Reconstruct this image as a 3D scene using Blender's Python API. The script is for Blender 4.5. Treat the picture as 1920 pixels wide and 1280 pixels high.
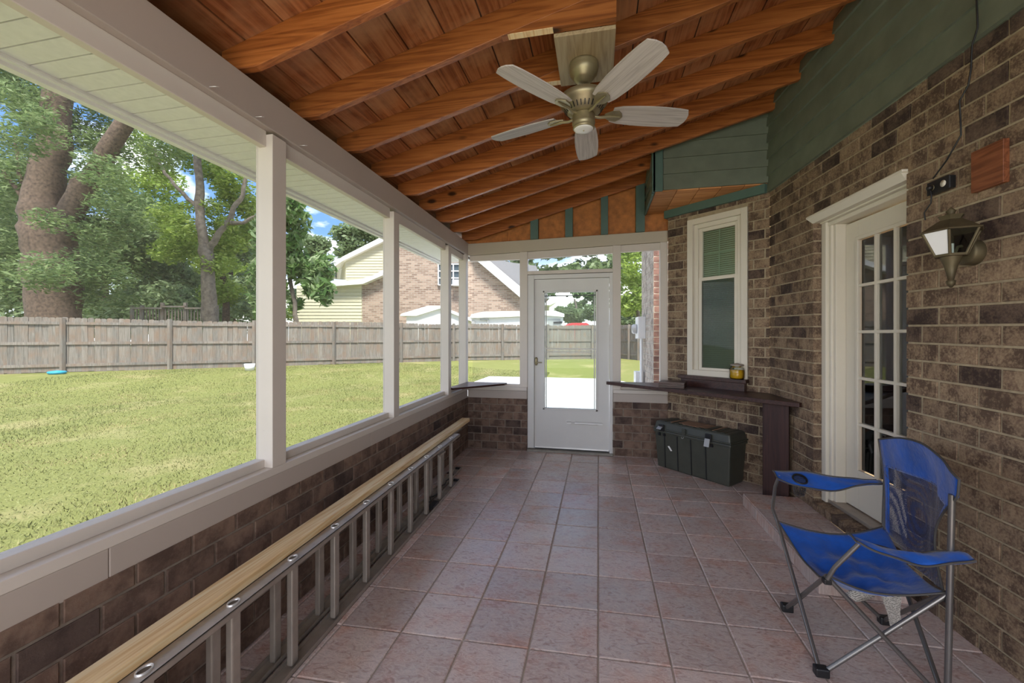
import bpy, math, random
import numpy as np
from mathutils import Vector, Matrix
random.seed(7); rng = np.random.default_rng(7)
for o in list(bpy.data.objects): bpy.data.objects.remove(o)
SC = bpy.context.scene; COL = SC.collection

# ------------------------------------------------------------------ camera
F, HOR, EYE = 770.0, 630.0, 1.40
YAW = math.atan(162/770.0); SN, CS = math.sin(YAW), math.cos(YAW)
cam = bpy.data.cameras.new('camera'); camo = bpy.data.objects.new('camera', cam); COL.objects.link(camo)
cam.sensor_width = 36; cam.lens = 36*F/1920; cam.shift_y = (HOR-640)/1920; cam.shift_y = -(640-HOR)/1920
camo.location = (0, 0, EYE); camo.rotation_euler = (math.pi/2, 0, YAW); cam.clip_end = 400; cam.clip_start = .03
SC.camera = camo
# ------------------------------------------------------------------ world, sun, area lights, exposure
W = bpy.data.worlds.new('world'); SC.world = W; W.use_nodes = True
nt = W.node_tree; N = nt.nodes; L = nt.links; N.clear()
out = N.new('ShaderNodeOutputWorld'); bg = N.new('ShaderNodeBackground')
tc = N.new('ShaderNodeTexCoord'); sep = N.new('ShaderNodeSeparateXYZ'); L.new(tc.outputs['Generated'], sep.inputs[0])
cr = N.new('ShaderNodeValToRGB'); L.new(sep.outputs['Z'], cr.inputs[0])
e = cr.color_ramp.elements; e[0].position = 0.0; e[0].color = (.60, .64, .68, 1); e[1].position = .55; e[1].color = (.040, .105, .27, 1)
m_ = e.new(.22); m_.color = (.085, .17, .33, 1)
nz = N.new('ShaderNodeTexNoise'); nz.inputs['Scale'].default_value = 3.2; nz.inputs['Detail'].default_value = 7; nz.inputs['Roughness'].default_value = .55
mp = N.new('ShaderNodeMapping'); mp.inputs['Scale'].default_value = (1, 1, 3.0); mp.inputs['Location'].default_value = (.6, 2.3, 0); L.new(tc.outputs['Generated'], mp.inputs[0]); L.new(mp.outputs[0], nz.inputs[0])
cl = N.new('ShaderNodeValToRGB'); cl.color_ramp.elements[0].position = .50; cl.color_ramp.elements[1].position = .66; L.new(nz.outputs[0], cl.inputs[0])
mx = N.new('ShaderNodeMixRGB'); mx.inputs[2].default_value = (1.05, 1.03, 1.0, 1); L.new(cl.outputs[0], mx.inputs[0]); L.new(cr.outputs[0], mx.inputs[1])
L.new(mx.outputs[0], bg.inputs[0]); bg.inputs[1].default_value = 2.5; L.new(bg.outputs[0], out.inputs[0])
def area(name, loc, rot, sx, sy, power, col=(1, 1, 1)):
    d = bpy.data.lights.new(name, 'AREA'); d.shape = 'RECTANGLE'; d.size = sx; d.size_y = sy; d.energy = power; d.color = col
    o = bpy.data.objects.new(name, d); COL.objects.link(o); o.location = loc; o.rotation_euler = rot; return o
sd = bpy.data.lights.new('sun', 'SUN'); sd.energy = 5.3; sd.angle = math.radians(14); sd.color = (1, .96, .88)
so = bpy.data.objects.new('sun', sd); COL.objects.link(so); so.rotation_euler = (math.radians(28), math.radians(14), 0)
# added fill lamp behind the camera, brightens the porch interior
area('fill_behind_camera', (0.0, -1.55, 1.45), (math.radians(68), 0, 0), 2.9, 2.1, 32, (1, .95, .90))
SC.view_settings.view_transform = 'Standard'; SC.view_settings.look = 'None'; SC.view_settings.gamma = 1
SC.view_settings.exposure = 0.70; SC.view_settings.use_curve_mapping = False
SC.cycles.max_bounces = 10; SC.cycles.diffuse_bounces = 6; SC.cycles.transparent_max_bounces = 24

# ------------------------------------------------------------------ measuring helpers (where a sight line meets a real plane)
def ray(px, py=HOR):
    r = (px-960)/F; return Vector((-SN+r*CS, CS+r*SN, (HOR-py)/F))
CAM = Vector((0, 0, EYE))
def atz(px, py, z): return CAM + ray(px, py)*z
def hitY(px, py, Y): d = ray(px, py); return CAM + d*(Y/d.y)
def hitZ(px, py, Z): d = ray(px, py); return CAM + d*((Z-EYE)/d.z)

# ------------------------------------------------------------------ mesh helpers
WM = {}
def wm(o):
    m = Matrix.Identity(4); c = o
    while c is not None:
        m = WM.get(c.name, Matrix.Identity(4)) @ m; c = c.parent
    return m
def tag(o, label=None, cat=None, group=None, kind=None):
    if label: o['label'] = label
    if cat: o['category'] = cat
    if group: o['group'] = group
    if kind: o['kind'] = kind
    return o
def thing(name, loc, label, cat, rz=0, group=None, kind=None):
    o = bpy.data.objects.new(name, None); COL.objects.link(o); o.location = loc; o.rotation_euler = (0, 0, rz); o.empty_display_size = .1
    WM[o.name] = Matrix.Translation(Vector(loc)) @ Matrix.Rotation(rz, 4, 'Z')
    return tag(o, label, cat, group, kind)
class MB:
    def __init__(s): s.v = []; s.f = []; s.sm = []
    def add(s, vs, fs, smooth=False):
        b = len(s.v); s.v += [Vector(p) for p in vs]; s.f += [[i+b for i in f] for f in fs]; s.sm += [smooth]*len(fs); return s
    def box(s, a, b):
        x0, y0, z0 = [min(a[i], b[i]) for i in range(3)]; x1, y1, z1 = [max(a[i], b[i]) for i in range(3)]
        return s.hexa([(x0,y0,z0),(x1,y0,z0),(x1,y1,z0),(x0,y1,z0),(x0,y0,z1),(x1,y0,z1),(x1,y1,z1),(x0,y1,z1)])
    def hexa(s, p): return s.add(p, [(3,2,1,0),(4,5,6,7),(0,1,5,4),(1,2,6,5),(2,3,7,6),(3,0,4,7)])
    def prism(s, poly, d):              # poly: list of 3D points, extruded by vector d
        n = len(poly); d = Vector(d); P = [Vector(p) for p in poly]
        # orientation
        nn = Vector((0, 0, 0))
        for i in range(n): nn += P[i].cross(P[(i+1) % n])
        if nn.dot(d) > 0: P.reverse()
        return s.add(P+[p+d for p in P], [list(range(n)), list(range(2*n-1, n-1, -1))]+[(i, n+i, n+(i+1) % n, (i+1) % n)[::1] for i in range(n)])
    def beam(s, a, b, w, h, up=(0, 0, 1)):   # bar with section w (sideways) x h (up)
        a = Vector(a); b = Vector(b); d = (b-a).normalized(); u = Vector(up); sd_ = d.cross(u).normalized(); u = sd_.cross(d).normalized()
        P = []
        for p in (a, b):
            for i, j in ((-1,-1),(1,-1),(1,1),(-1,1)): P.append(p+sd_*(i*w/2)+u*(j*h/2))
        return s.add(P, [(0,1,2,3),(7,6,5,4),(0,4,5,1),(1,5,6,2),(2,6,7,3),(3,7,4,0)])
    def tube(s, pts, r, n=10, caps=True, smooth=True):
        pts = [Vector(p) for p in pts]; R = r if isinstance(r, (list, tuple)) else [r]*len(pts)
        P = []; prev = None
        for i, p in enumerate(pts):
            d = (pts[min(i+1, len(pts)-1)]-pts[max(i-1, 0)]).normalized()
            if prev is None:
                a = Vector((0, 0, 1)) if abs(d.z) < .9 else Vector((1, 0, 0)); x = d.cross(a).normalized()
            else:
                x = (prev-d*prev.dot(d)).normalized()
            prev = x; y = d.cross(x)
            for k in range(n):
                t = 2*math.pi*k/n; P.append(p+(x*math.cos(t)+y*math.sin(t))*R[i])
        fs = []
        for i in range(len(pts)-1):
            for k in range(n):
                a = i*n+k; b = i*n+(k+1) % n; fs.append((a, b, b+n, a+n))
        s.add(P, fs, smooth)
        if caps:
            m = len(pts)-1; s.add(P[:n], [list(range(n-1, -1, -1))]); s.add(P[m*n:], [list(range(n))])
        return s
    def lathe(s, prof, c, n=24, smooth=True, axis=None):
        c = Vector(c); P = []
        Mx = Matrix.Identity(3)
        if axis is not None: Mx = Vector((0, 0, 1)).rotation_difference(Vector(axis)).to_matrix()
        for r, z in prof:
            for k in range(n):
                t = 2*math.pi*k/n; P.append(c+Mx @ Vector((r*math.cos(t), r*math.sin(t), z)))
        fs = []
        for i in range(len(prof)-1):
            for k in range(n):
                a = i*n+k; b = i*n+(k+1) % n; fs.append((a, b, b+n, a+n))
        return s.add(P, fs, smooth)
    def mesh(s, name, mat, M=None):
        me = bpy.data.meshes.new(name)
        V = s.v if M is None else [M @ p for p in s.v]
        me.from_pydata([tuple(p) for p in V], [], s.f); me.polygons.foreach_set('use_smooth', s.sm)
        if mat: me.materials.append(mat)
        me.update(); return me
    def build(s, name, mat, parent=None, bevel=0, origin=None, label=None, cat=None, group=None, kind=None):
        if parent is not None:
            me = s.mesh(name, mat, wm(parent).inverted()); o = bpy.data.objects.new(name, me); COL.objects.link(o); o.parent = parent
        else:
            if origin is None:
                c = sum(s.v, Vector())/len(s.v); origin = Vector((c.x, c.y, min(p.z for p in s.v)))
            origin = Vector(origin); me = s.mesh(name, mat, Matrix.Translation(-origin)); o = bpy.data.objects.new(name, me)
            COL.objects.link(o); o.location = origin; WM[o.name] = Matrix.Translation(origin)
        if bevel:
            b = o.modifiers.new('bevel', 'BEVEL'); b.width = bevel; b.segments = 2; b.limit_method = 'ANGLE'
        return tag(o, label, cat, group, kind)
def npmesh(name, V, Fq, mat):            # numpy verts (n,3), faces (m,k)
    me = bpy.data.meshes.new(name); k = Fq.shape[1]
    me.vertices.add(len(V)); me.vertices.foreach_set('co', V.astype(np.float32).ravel())
    me.loops.add(Fq.size); me.loops.foreach_set('vertex_index', Fq.astype(np.int32).ravel())
    me.polygons.add(len(Fq)); me.polygons.foreach_set('loop_start', np.arange(0, Fq.size, k, dtype=np.int32))
    me.polygons.foreach_set('loop_total', np.full(len(Fq), k, dtype=np.int32))
    me.update(calc_edges=True); me.materials.append(mat); return me

# ------------------------------------------------------------------ materials
def mat(name, rough=.5, metal=0, spec=.5):
    m = bpy.data.materials.new(name); m.use_nodes = True; nt = m.node_tree; b = nt.nodes['Principled BSDF']
    b.inputs['Roughness'].default_value = rough; b.inputs['Metallic'].default_value = metal
    b.inputs['Specular IOR Level'].default_value = spec; return m, nt, b
def nd(nt, t, **kw):
    n = nt.nodes.new('ShaderNode'+t)
    for k, v in kw.items():
        if k in n.inputs.keys() if hasattr(n.inputs, 'keys') else False: n.inputs[k].default_value = v
    return n
def coords(nt, scale=(1, 1, 1), rnd=True):
    tc = nt.nodes.new('ShaderNodeTexCoord'); mp = nt.nodes.new('ShaderNodeMapping'); mp.inputs['Scale'].default_value = scale
    src = tc.outputs['Object']
    if rnd:
        oi = nt.nodes.new('ShaderNodeObjectInfo'); mm = nt.nodes.new('ShaderNodeMath'); mm.operation = 'MULTIPLY'; mm.inputs[1].default_value = 37.0
        nt.links.new(oi.outputs['Random'], mm.inputs[0]); va = nt.nodes.new('ShaderNodeVectorMath'); va.operation = 'ADD'
        nt.links.new(src, va.inputs[0]); nt.links.new(mm.outputs[0], va.inputs[1]); src = va.outputs[0]
    nt.links.new(src, mp.inputs['Vector']); return mp.outputs['Vector']
def noise(nt, vec, scale, detail=4, rough=.55, dist=0):
    n = nt.nodes.new('ShaderNodeTexNoise'); n.inputs['Scale'].default_value = scale; n.inputs['Detail'].default_value = detail
    n.inputs['Roughness'].default_value = rough; n.inputs['Distortion'].default_value = dist
    nt.links.new(vec, n.inputs['Vector']); return n.outputs['Fac']
def ramp(nt, fac, stops):
    r = nt.nodes.new('ShaderNodeValToRGB'); el = r.color_ramp.elements
    el[0].position = stops[0][0]; el[0].color = (*stops[0][1], 1); el[1].position = stops[-1][0]; el[1].color = (*stops[-1][1], 1)
    for p, c in stops[1:-1]: x = el.new(p); x.color = (*c, 1)
    nt.links.new(fac, r.inputs[0]); return r.outputs[0]
def mixc(nt, fac, a, b, mode='MIX'):
    m = nt.nodes.new('ShaderNodeMixRGB'); m.blend_type = mode
    for i, x in ((0, fac), (1, a), (2, b)):
        if isinstance(x, (int, float)): m.inputs[i].default_value = x
        elif isinstance(x, tuple): m.inputs[i].default_value = (*x, 1)
        else: nt.links.new(x, m.inputs[i])
    return m.outputs[0]
def rnd(nt, lo, hi, mul=1.0):             # per-object random grey value
    oi = nt.nodes.new('ShaderNodeObjectInfo'); src = oi.outputs['Random']
    if mul != 1.0:
        a = nt.nodes.new('ShaderNodeMath'); a.operation = 'MULTIPLY'; a.inputs[1].default_value = mul; nt.links.new(src, a.inputs[0])
        b = nt.nodes.new('ShaderNodeMath'); b.operation = 'FRACT'; nt.links.new(a.outputs[0], b.inputs[0]); src = b.outputs[0]
    mr = nt.nodes.new('ShaderNodeMapRange'); mr.inputs[3].default_value = lo; mr.inputs[4].default_value = hi; nt.links.new(src, mr.inputs[0]); return mr.outputs[0]
def bump(nt, b, h, strength=.3, dist=.004):
    n = nt.nodes.new('ShaderNodeBump'); n.inputs['Strength'].default_value = strength; n.inputs['Distance'].default_value = dist
    nt.links.new(h, n.inputs['Height']); nt.links.new(n.outputs[0], b.inputs['Normal'])
def simple(name, c, rough=.5, metal=0, var=.12, scale=8, bmp=0, spec=.5):
    m, nt, b = mat(name, rough, metal, spec); v = coords(nt)
    f = noise(nt, v, scale, 5); lo = tuple(x*(1-var) for x in c); hi = tuple(min(1, x*(1+var)) for x in c)
    nt.links.new(ramp(nt, f, [(.3, lo), (.7, hi)]), b.inputs['Base Color'])
    if bmp: bump(nt, b, noise(nt, v, scale*6, 3), bmp, .003)
    return m
def wood(name, dark, mid, light, axis=0, rough=.55, knots=True, grain=9, contrast=1, dirt=None):
    m, nt, b = mat(name, rough); sc = [grain]*3; sc[axis] = grain*.045; v = coords(nt, tuple(sc))
    n1 = noise(nt, v, 1.6, 4, .5, .5)
    w = nt.nodes.new('ShaderNodeMath'); w.operation = 'MULTIPLY'; w.inputs[1].default_value = 7.0; nt.links.new(n1, w.inputs[0])
    w2 = nt.nodes.new('ShaderNodeMath'); w2.operation = 'FRACT'; nt.links.new(w.outputs[0], w2.inputs[0])
    w3 = nt.nodes.new('ShaderNodeMath'); w3.operation = 'PINGPONG'; w3.inputs[1].default_value = .5; nt.links.new(w.outputs[0], w3.inputs[0])
    fine = noise(nt, v, 14, 3, .6)
    g = mixc(nt, .35, w3.outputs[0], fine)
    c = ramp(nt, g, [(.08, dark), (.32, mid), (.62, light)])
    c = mixc(nt, 1.0, c, mixc(nt, rnd(nt, 0, 1), (.8, .8, .8), (1.12, 1.08, 1.04)), 'MULTIPLY')
    if dirt:
        v3 = coords(nt, (1, 1, 1)); d = noise(nt, v3, 2.6, 5, .6); c = mixc(nt, ramp(nt, d, [(.45, (0, 0, 0)), (.75, (1, 1, 1))]), c, dirt)
    if knots:
        ks = [4.2]*3; ks[axis] = 2.0; vk = coords(nt, tuple(ks)); vo = nt.nodes.new('ShaderNodeTexVoronoi'); vo.inputs['Scale'].default_value = 1.3
        nt.links.new(vk, vo.inputs['Vector']); k = ramp(nt, vo.outputs['Distance'], [(.08, (1, 1, 1)), (.15, (0, 0, 0))])
        c = mixc(nt, k, c, tuple(x*.22 for x in dark))
    nt.links.new(c, b.inputs['Base Color']); bump(nt, b, g, .15, .002); return m
def brickmat(name, dark, mid, tan, amt, vert=True):
    m, nt, b = mat(name, .85, 0, .25)
    tone = rnd(nt, 0, 1, 7.7); v = coords(nt, (1, 1, 1))
    vs = coords(nt, (30, 30, 14))               # vertical combing
    comb = noise(nt, vs, 1.6, 5, .65, .3); fl = noise(nt, v, 95, 4, .7); big = noise(nt, v, 9, 3, .6)
    base = ramp(nt, tone, [(0, dark), (.10, dark), (.18, mid), (1, tuple(x*1.2 for x in mid))])
    blot = ramp(nt, big, [(.40, (.45, .42, .42)), (.58, (1.1, 1.05, 1.0))]); base = mixc(nt, .75, base, mixc(nt, 1, base, blot, 'MULTIPLY'))
    k = mixc(nt, .62, comb, fl); k = mixc(nt, .3, k, big)
    msk = ramp(nt, k, [(.455, (0, 0, 0)), (.52, (.5, .5, .5)), (.59, (1, 1, 1))])
    # dark bricks stay dark
    msk = mixc(nt, 1, msk, ramp(nt, tone, [(.1, (.25*amt,)*3), (.2, (amt*.7,)*3), (1, (amt,)*3)]), 'MULTIPLY')
    c = mixc(nt, msk, base, tan); spk = ramp(nt, fl, [(.70, (0, 0, 0)), (.76, (1, 1, 1))]); c = mixc(nt, mixc(nt, 1, spk, (amt*.6,)*3, 'MULTIPLY'), c, (.62, .52, .40))
    nt.links.new(c, b.inputs['Base Color']); bump(nt, b, k, .55, .006); return m
M = {}
M['brick'] = brickmat('house_brick', (.080, .055, .046), (.155, .105, .074), (.35, .258, .165), 1.0)
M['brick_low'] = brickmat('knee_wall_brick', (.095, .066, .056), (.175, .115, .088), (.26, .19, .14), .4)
M['brick_out'] = brickmat('outer_brick', (.20, .14, .125), (.36, .30, .25), (.52, .47, .39), .9)
M['brick_return'] = brickmat('return_brick', (.16, .08, .07), (.24, .13, .11), (.36, .25, .2), .5)
M['mortar'] = simple('tan_mortar', (.37, .30, .20), .95, 0, .18, 30, .4)
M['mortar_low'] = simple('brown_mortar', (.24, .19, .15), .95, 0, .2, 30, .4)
M['mortar_out'] = simple('pale_mortar', (.55, .52, .46), .95, 0, .12, 30, .4)
def trimmat(name, c, dirt=.25):
    m, nt, b = mat(name, .5); v = coords(nt, (1, 1, 1), False)
    f = noise(nt, v, 2.2, 6, .65); col = ramp(nt, f, [(.3, tuple(x*.93 for x in c)), (.7, c)])
    s = noise(nt, v, 11, 6, .75); k = ramp(nt, s, [(.66, (0, 0, 0)), (.78, (dirt,)*3)])
    nt.links.new(mixc(nt, k, col, (.22, .16, .11)), b.inputs['Base Color']); bump(nt, b, noise(nt, v, 60, 3), .08, .002); return m
M['trim'] = trimmat('weathered_white_paint', (.66, .60, .535))
M['shadepaint'] = trimmat('shaded_white_paint', (.47, .405, .355), .4)  # white timber paint with the shade of the inner faces put into its colour
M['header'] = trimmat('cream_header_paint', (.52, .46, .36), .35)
M['doorwhite'] = trimmat('white_door_paint', (.70, .69, .66), .06)
M['cream'] = trimmat('cream_casing_paint', (.74, .69, .58), .05)
M['vinyl'] = simple('white_vinyl', (.88, .87, .85), .5, 0, .05, 40)
M['groove'] = simple('dark_groove', (.10, .08, .06), .9)
M['teal'] = simple('teal_paint', (.165, .190, .142), .55, 0, .14, 6, .05)
M['tealtrim'] = simple('teal_trim_paint', (.085, .150, .125), .5, 0, .10, 6, .05)
M['rafter'] = wood('stained_rafter', (.19, .054, .013), (.36, .118, .028), (.50, .185, .050), 0, .42, True, 9)
M['deck'] = wood('stained_deck', (.16, .046, .015), (.35, .12, .038), (.52, .22, .09), 1, .6, False, 7, 1, (.56, .30, .15))
M['planks'] = wood('orange_soffit_plank', (.38, .14, .04), (.56, .24, .08), (.70, .36, .15), 0, .6, False, 7)
M['rawpine'] = wood('raw_pine', (.66, .38, .15), (.88, .66, .36), (.93, .80, .54), 1, .5, False, 8)
M['plywood'] = wood('greenish_plywood', (.27, .20, .115), (.38, .30, .18), (.46, .38, .24), 1, .6, False, 9)
M['osb'] = simple('orange_strandboard', (.46, .165, .035), .6, 0, .3, 14, .1)
M['board'] = wood('dark_red_board', (.026, .011, .009), (.055, .022, .017), (.088, .036, .028), 0, .35, False, 8)
M['board_v'] = wood('dark_red_upright', (.022, .009, .008), (.045, .018, .015), (.06, .024, .018), 2, .6, False, 8)
M['plaque'] = wood('red_wood_plaque', (.10, .03, .012), (.19, .062, .025), (.27, .10, .043), 1, .5, False, 10)
M['fence'] = wood('weathered_grey_fence', (.125, .115, .10), (.205, .19, .165), (.285, .265, .235), 2, .9, False, 9, 1, (.215, .15, .105))
M['alu'] = simple('aged_aluminium', (.40, .35, .30), .48, .55, .12, 12)
M['alu_bright'] = simple('bright_aluminium', (.72, .71, .69), .35, .6, .05, 12)
M['brass'] = simple('antique_brass', (.36, .31, .19), .42, .65, .15, 10)
M['bronze'] = simple('weathered_bronze', (.13, .105, .06), .55, .6, .2, 16)
M['blade'] = wood('grey_washed_blade', (.36, .33, .31), (.48, .45, .43), (.58, .55, .53), 0, .5, False, 14)
M['black'] = simple('black_plastic', (.012, .012, .013), .45)
M['graymetal'] = simple('grey_enamel_tube', (.20, .19, .18), .3, .7, .08, 10)
M['plaswhite'] = simple('white_plastic', (.82, .82, .80), .4, 0, .03)
M['steelgrey'] = simple('galvanised_grey', (.42, .42, .41), .5, .3, .1)
M['trunk'] = simple('dark_green_plastic', (.056, .059, .046), .42, 0, .12, 10, .04)
M['paper'] = simple('cardboard', (.34, .20, .12), .8, 0, .1, 20)
M['concrete'] = simple('pale_concrete', (.72, .72, .70), .9, 0, .06, 3, .1)
M['cement'] = simple('grey_cement', (.30, .28, .24), .9, 0, .2, 12, .2)
M['bark'] = simple('brown_bark', (.105, .073, .05), .95, 0, .5, 11, 1.0)
M['barkgrey'] = simple('grey_bark', (.16, .135, .11), .95, 0, .4, 6, .8)
M['siding'] = simple('cream_siding', (.56, .53, .38), .6, 0, .04, 4)
M['roof'] = simple('grey_shingle', (.23, .23, .24), .9, 0, .15, 30, .2)
M['white'] = simple('white_paint', (.80, .80, .80), .5, 0, .04, 6)
M['darkglass'] = simple('dark_window', (.06, .08, .09), .08, 0, .1)
M['bluetoy'] = simple('blue_plastic', (.03, .33, .52), .4)
M['red'] = simple('red_paint', (.55, .05, .06), .5)
M['interior'] = simple('interior_wall', (.23, .16, .09), .8)
M['curtain'] = simple('window_blind', (.50, .60, .44), .7, 0, .05)
M['woodfloor'] = wood('interior_floor', (.18, .09, .04), (.30, .17, .08), (.40, .24, .12), 1, .35, False, 8)
M['honey'] = simple('yellow_liquid', (.75, .42, .02), .15, 0, .1)
# screen mesh cloth: fine weave that dims and slightly hazes what lies behind
def screen():
    m, nt, b = mat('insect_screen', .8); b.inputs['Base Color'].default_value = (.42, .42, .41, 1)
    t = nt.nodes.new('ShaderNodeBsdfTransparent'); mx = nt.nodes.new('ShaderNodeMixShader')
    mx.inputs[0].default_value = .08; nt.links.new(t.outputs[0], mx.inputs[1]); nt.links.new(b.outputs[0], mx.inputs[2])
    nt.links.new(mx.outputs[0], nt.nodes['Material Output'].inputs[0]); return m
M['screen'] = screen()
def halfscreen():
    m, nt, b = mat('dark_half_screen', .8); b.inputs['Base Color'].default_value = (.02, .03, .03, 1)
    t = nt.nodes.new('ShaderNodeBsdfTransparent'); mx = nt.nodes.new('ShaderNodeMixShader'); mx.inputs[0].default_value = .32
    nt.links.new(t.outputs[0], mx.inputs[1]); nt.links.new(b.outputs[0], mx.inputs[2]); nt.links.new(mx.outputs[0], nt.nodes['Material Output'].inputs[0]); return m
M['halfscreen'] = halfscreen()
def glass():
    m, nt, b = mat('pane_glass', .02); g = nt.nodes.new('ShaderNodeBsdfGlossy'); g.inputs['Roughness'].default_value = .02
    t = nt.nodes.new('ShaderNodeBsdfTransparent'); t.inputs[0].default_value = (.88, .92, .90, 1); mx = nt.nodes.new('ShaderNodeMixShader')
    fr = nt.nodes.new('ShaderNodeFresnel'); fr.inputs[0].default_value = 1.5
    nt.links.new(fr.outputs[0], mx.inputs[0]); nt.links.new(t.outputs[0], mx.inputs[1]); nt.links.new(g.outputs[0], mx.inputs[2])
    nt.links.new(mx.outputs[0], nt.nodes['Material Output'].inputs[0]); return m
M['glass'] = glass(); M['clearglass'] = M['glass'].copy(); M['clearglass'].name = 'clear_lite_glass'
for n_ in M['clearglass'].node_tree.nodes:
    if n_.type == 'FRESNEL': n_.inputs[0].default_value = 1.22
M['doorglass'] = M['glass'].copy(); M['doorglass'].name = 'reflective_door_glass'
for n_ in M['doorglass'].node_tree.nodes:
    if n_.type == 'FRESNEL': n_.inputs[0].default_value = 2.1
def tilemat():
    m, nt, b = mat('slate_look_tile', .3); v = coords(nt, (1, 1, 1))
    vs = coords(nt, (7, 15, 1)); rip = noise(nt, vs, 2.6, 8, .66, 1.9); cl_ = noise(nt, v, 5, 4, .6); fine = noise(nt, v, 40, 4, .6, .5)
    c = ramp(nt, cl_, [(.3, (.53, .325, .255)), (.48, (.53, .42, .375)), (.7, (.53, .475, .45))])
    c = mixc(nt, ramp(nt, rip, [(.50, (0, 0, 0)), (.56, (.55, .55, .55)), (.60, (0, 0, 0))]), c, (.74, .62, .55))
    c = mixc(nt, ramp(nt, rip, [(.36, (.75, .75, .75)), (.45, (0, 0, 0))]), c, (.36, .235, .20))
    c = mixc(nt, 1, c, mixc(nt, rnd(nt, 0, 1, 5.3), (.86, .84, .84), (1.12, 1.1, 1.1)), 'MULTIPLY')
    nt.links.new(c, b.inputs['Base Color'])
    mr = nt.nodes.new('ShaderNodeMapRange'); mr.inputs[3].default_value = .12; mr.inputs[4].default_value = .30; nt.links.new(rip, mr.inputs[0]); nt.links.new(mr.outputs[0], b.inputs['Roughness'])
    bump(nt, b, mixc(nt, .3, rip, fine), .5, .004); return m
M['tile'] = tilemat(); M['grout'] = simple('grey_grout', (.44, .38, .32), .9, 0, .12, 20)
def grassmat():
    m, nt, b = mat('lawn_soil', .95, 0, .1); v = coords(nt, (1, 1, 1), False)
    a = noise(nt, v, .9, 5, .6); f = noise(nt, v, 55, 5, .75)
    c = ramp(nt, f, [(.3, (.11, .13, .03)), (.55, (.24, .255, .08)), (.75, (.36, .35, .15))])
    c = mixc(nt, ramp(nt, a, [(.52, (0, 0, 0)), (.70, (.55, .55, .55))]), c, (.42, .36, .18))
    nt.links.new(c, b.inputs['Base Color']); bump(nt, b, f, .6, .03); return m
M['lawn'] = grassmat()
def bladecol():
    m, nt, b = mat('grass_blades', .7, 0, .2); v = coords(nt, (1, 1, 1), False)
    a = noise(nt, v, 1.1, 4, .6); f = noise(nt, v, 21, 3, .6)
    c = ramp(nt, f, [(.3, (.13, .155, .045)), (.6, (.235, .255, .09)), (.8, (.36, .36, .17))])
    c = mixc(nt, ramp(nt, a, [(.48, (0, 0, 0)), (.66, (.55, .55, .55))]), c, (.40, .31, .15)); nt.links.new(c, b.inputs['Base Color']); return m
M['blades'] = bladecol()
def leafmat(name, c1, c2, c3):
    m, nt, b = mat(name, .5, 0, .35); g = nt.nodes.new('ShaderNodeNewGeometry'); c = ramp(nt, g.outputs['Random Per Island'], [(0, c1), (.5, c2), (1, c3)])
    nt.links.new(c, b.inputs['Base Color']); t = nt.nodes.new('ShaderNodeBsdfTranslucent'); nt.links.new(c, t.inputs[0]); mx = nt.nodes.new('ShaderNodeMixShader')
    mx.inputs[0].default_value = .45; nt.links.new(b.outputs[0], mx.inputs[1]); nt.links.new(t.outputs[0], mx.inputs[2]); nt.links.new(mx.outputs[0], nt.nodes['Material Output'].inputs[0]); return m
M['leafA'] = leafmat('feathery_leaf', (.10, .165, .06), (.17, .25, .085), (.27, .35, .15))
M['leafB'] = leafmat('yellow_green_leaf', (.17, .27, .04), (.29, .40, .07), (.42, .52, .14))
M['leafC'] = leafmat('magnolia_leaf', (.07, .15, .035), (.15, .26, .07), (.34, .42, .22))
M['leafD'] = leafmat('distant_leaf', (.14, .20, .09), (.22, .30, .13), (.31, .39, .21))
def farbrick():
    m, nt, b = mat('neighbour_brick', .9, 0, .2); tc = nt.nodes.new('ShaderNodeTexCoord'); mp = nt.nodes.new('ShaderNodeMapping'); mp.inputs['Rotation'].default_value = (math.pi/2, 0, 0)
    nt.links.new(tc.outputs['Object'], mp.inputs[0]); br = nt.nodes.new('ShaderNodeTexBrick')
    br.inputs['Scale'].default_value = 1; br.inputs['Brick Width'].default_value = .42; br.inputs['Row Height'].default_value = .135; br.inputs['Mortar Size'].default_value = .018
    br.inputs['Color1'].default_value = (.20, .13, .10, 1); br.inputs['Color2'].default_value = (.42, .31, .24, 1); br.inputs['Mortar'].default_value = (.40, .35, .29, 1); br.inputs['Bias'].default_value = .1
    nt.links.new(mp.outputs[0], br.inputs['Vector']); nt.links.new(br.outputs[0], b.inputs['Base Color']); return m
M['farbrick'] = farbrick()
def fabric(name, c, mesh=False):
    m, nt, b = mat(name, .6, 0, .3); v = coords(nt, (1, 1, 1), False); f = noise(nt, v, 7, 4, .6)
    nt.links.new(ramp(nt, f, [(.3, tuple(x*.7 for x in c)), (.7, tuple(x*1.2 for x in c))]), b.inputs['Base Color'])
    b.inputs['Sheen Weight'].default_value = .3; bump(nt, b, f, .5, .03)
    if mesh:
        t = nt.nodes.new('ShaderNodeBsdfTransparent'); mx = nt.nodes.new('ShaderNodeMixShader')
        vo = nt.nodes.new('ShaderNodeTexVoronoi'); vo.inputs['Scale'].default_value = 170; vo.inputs['Randomness'].default_value = .15; nt.links.new(v, vo.inputs['Vector'])
        k = ramp(nt, vo.outputs['Distance'], [(.47, (0, 0, 0)), (.53, (1, 1, 1))]); nt.links.new(k, mx.inputs[0])
        nt.links.new(t.outputs[0], mx.inputs[1]); nt.links.new(b.outputs[0], mx.inputs[2]); nt.links.new(mx.outputs[0], nt.nodes['Material Output'].inputs[0])
    return m
M['blue'] = fabric('blue_nylon', (.006, .088, .43)); M['bluemesh'] = fabric('dark_blue_net', (.012, .03, .12), True)
M['piping'] = simple('grey_piping', (.065, .06, .055), .7); M['blacknet'] = fabric('black_net', (.01, .01, .012), True)
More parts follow.
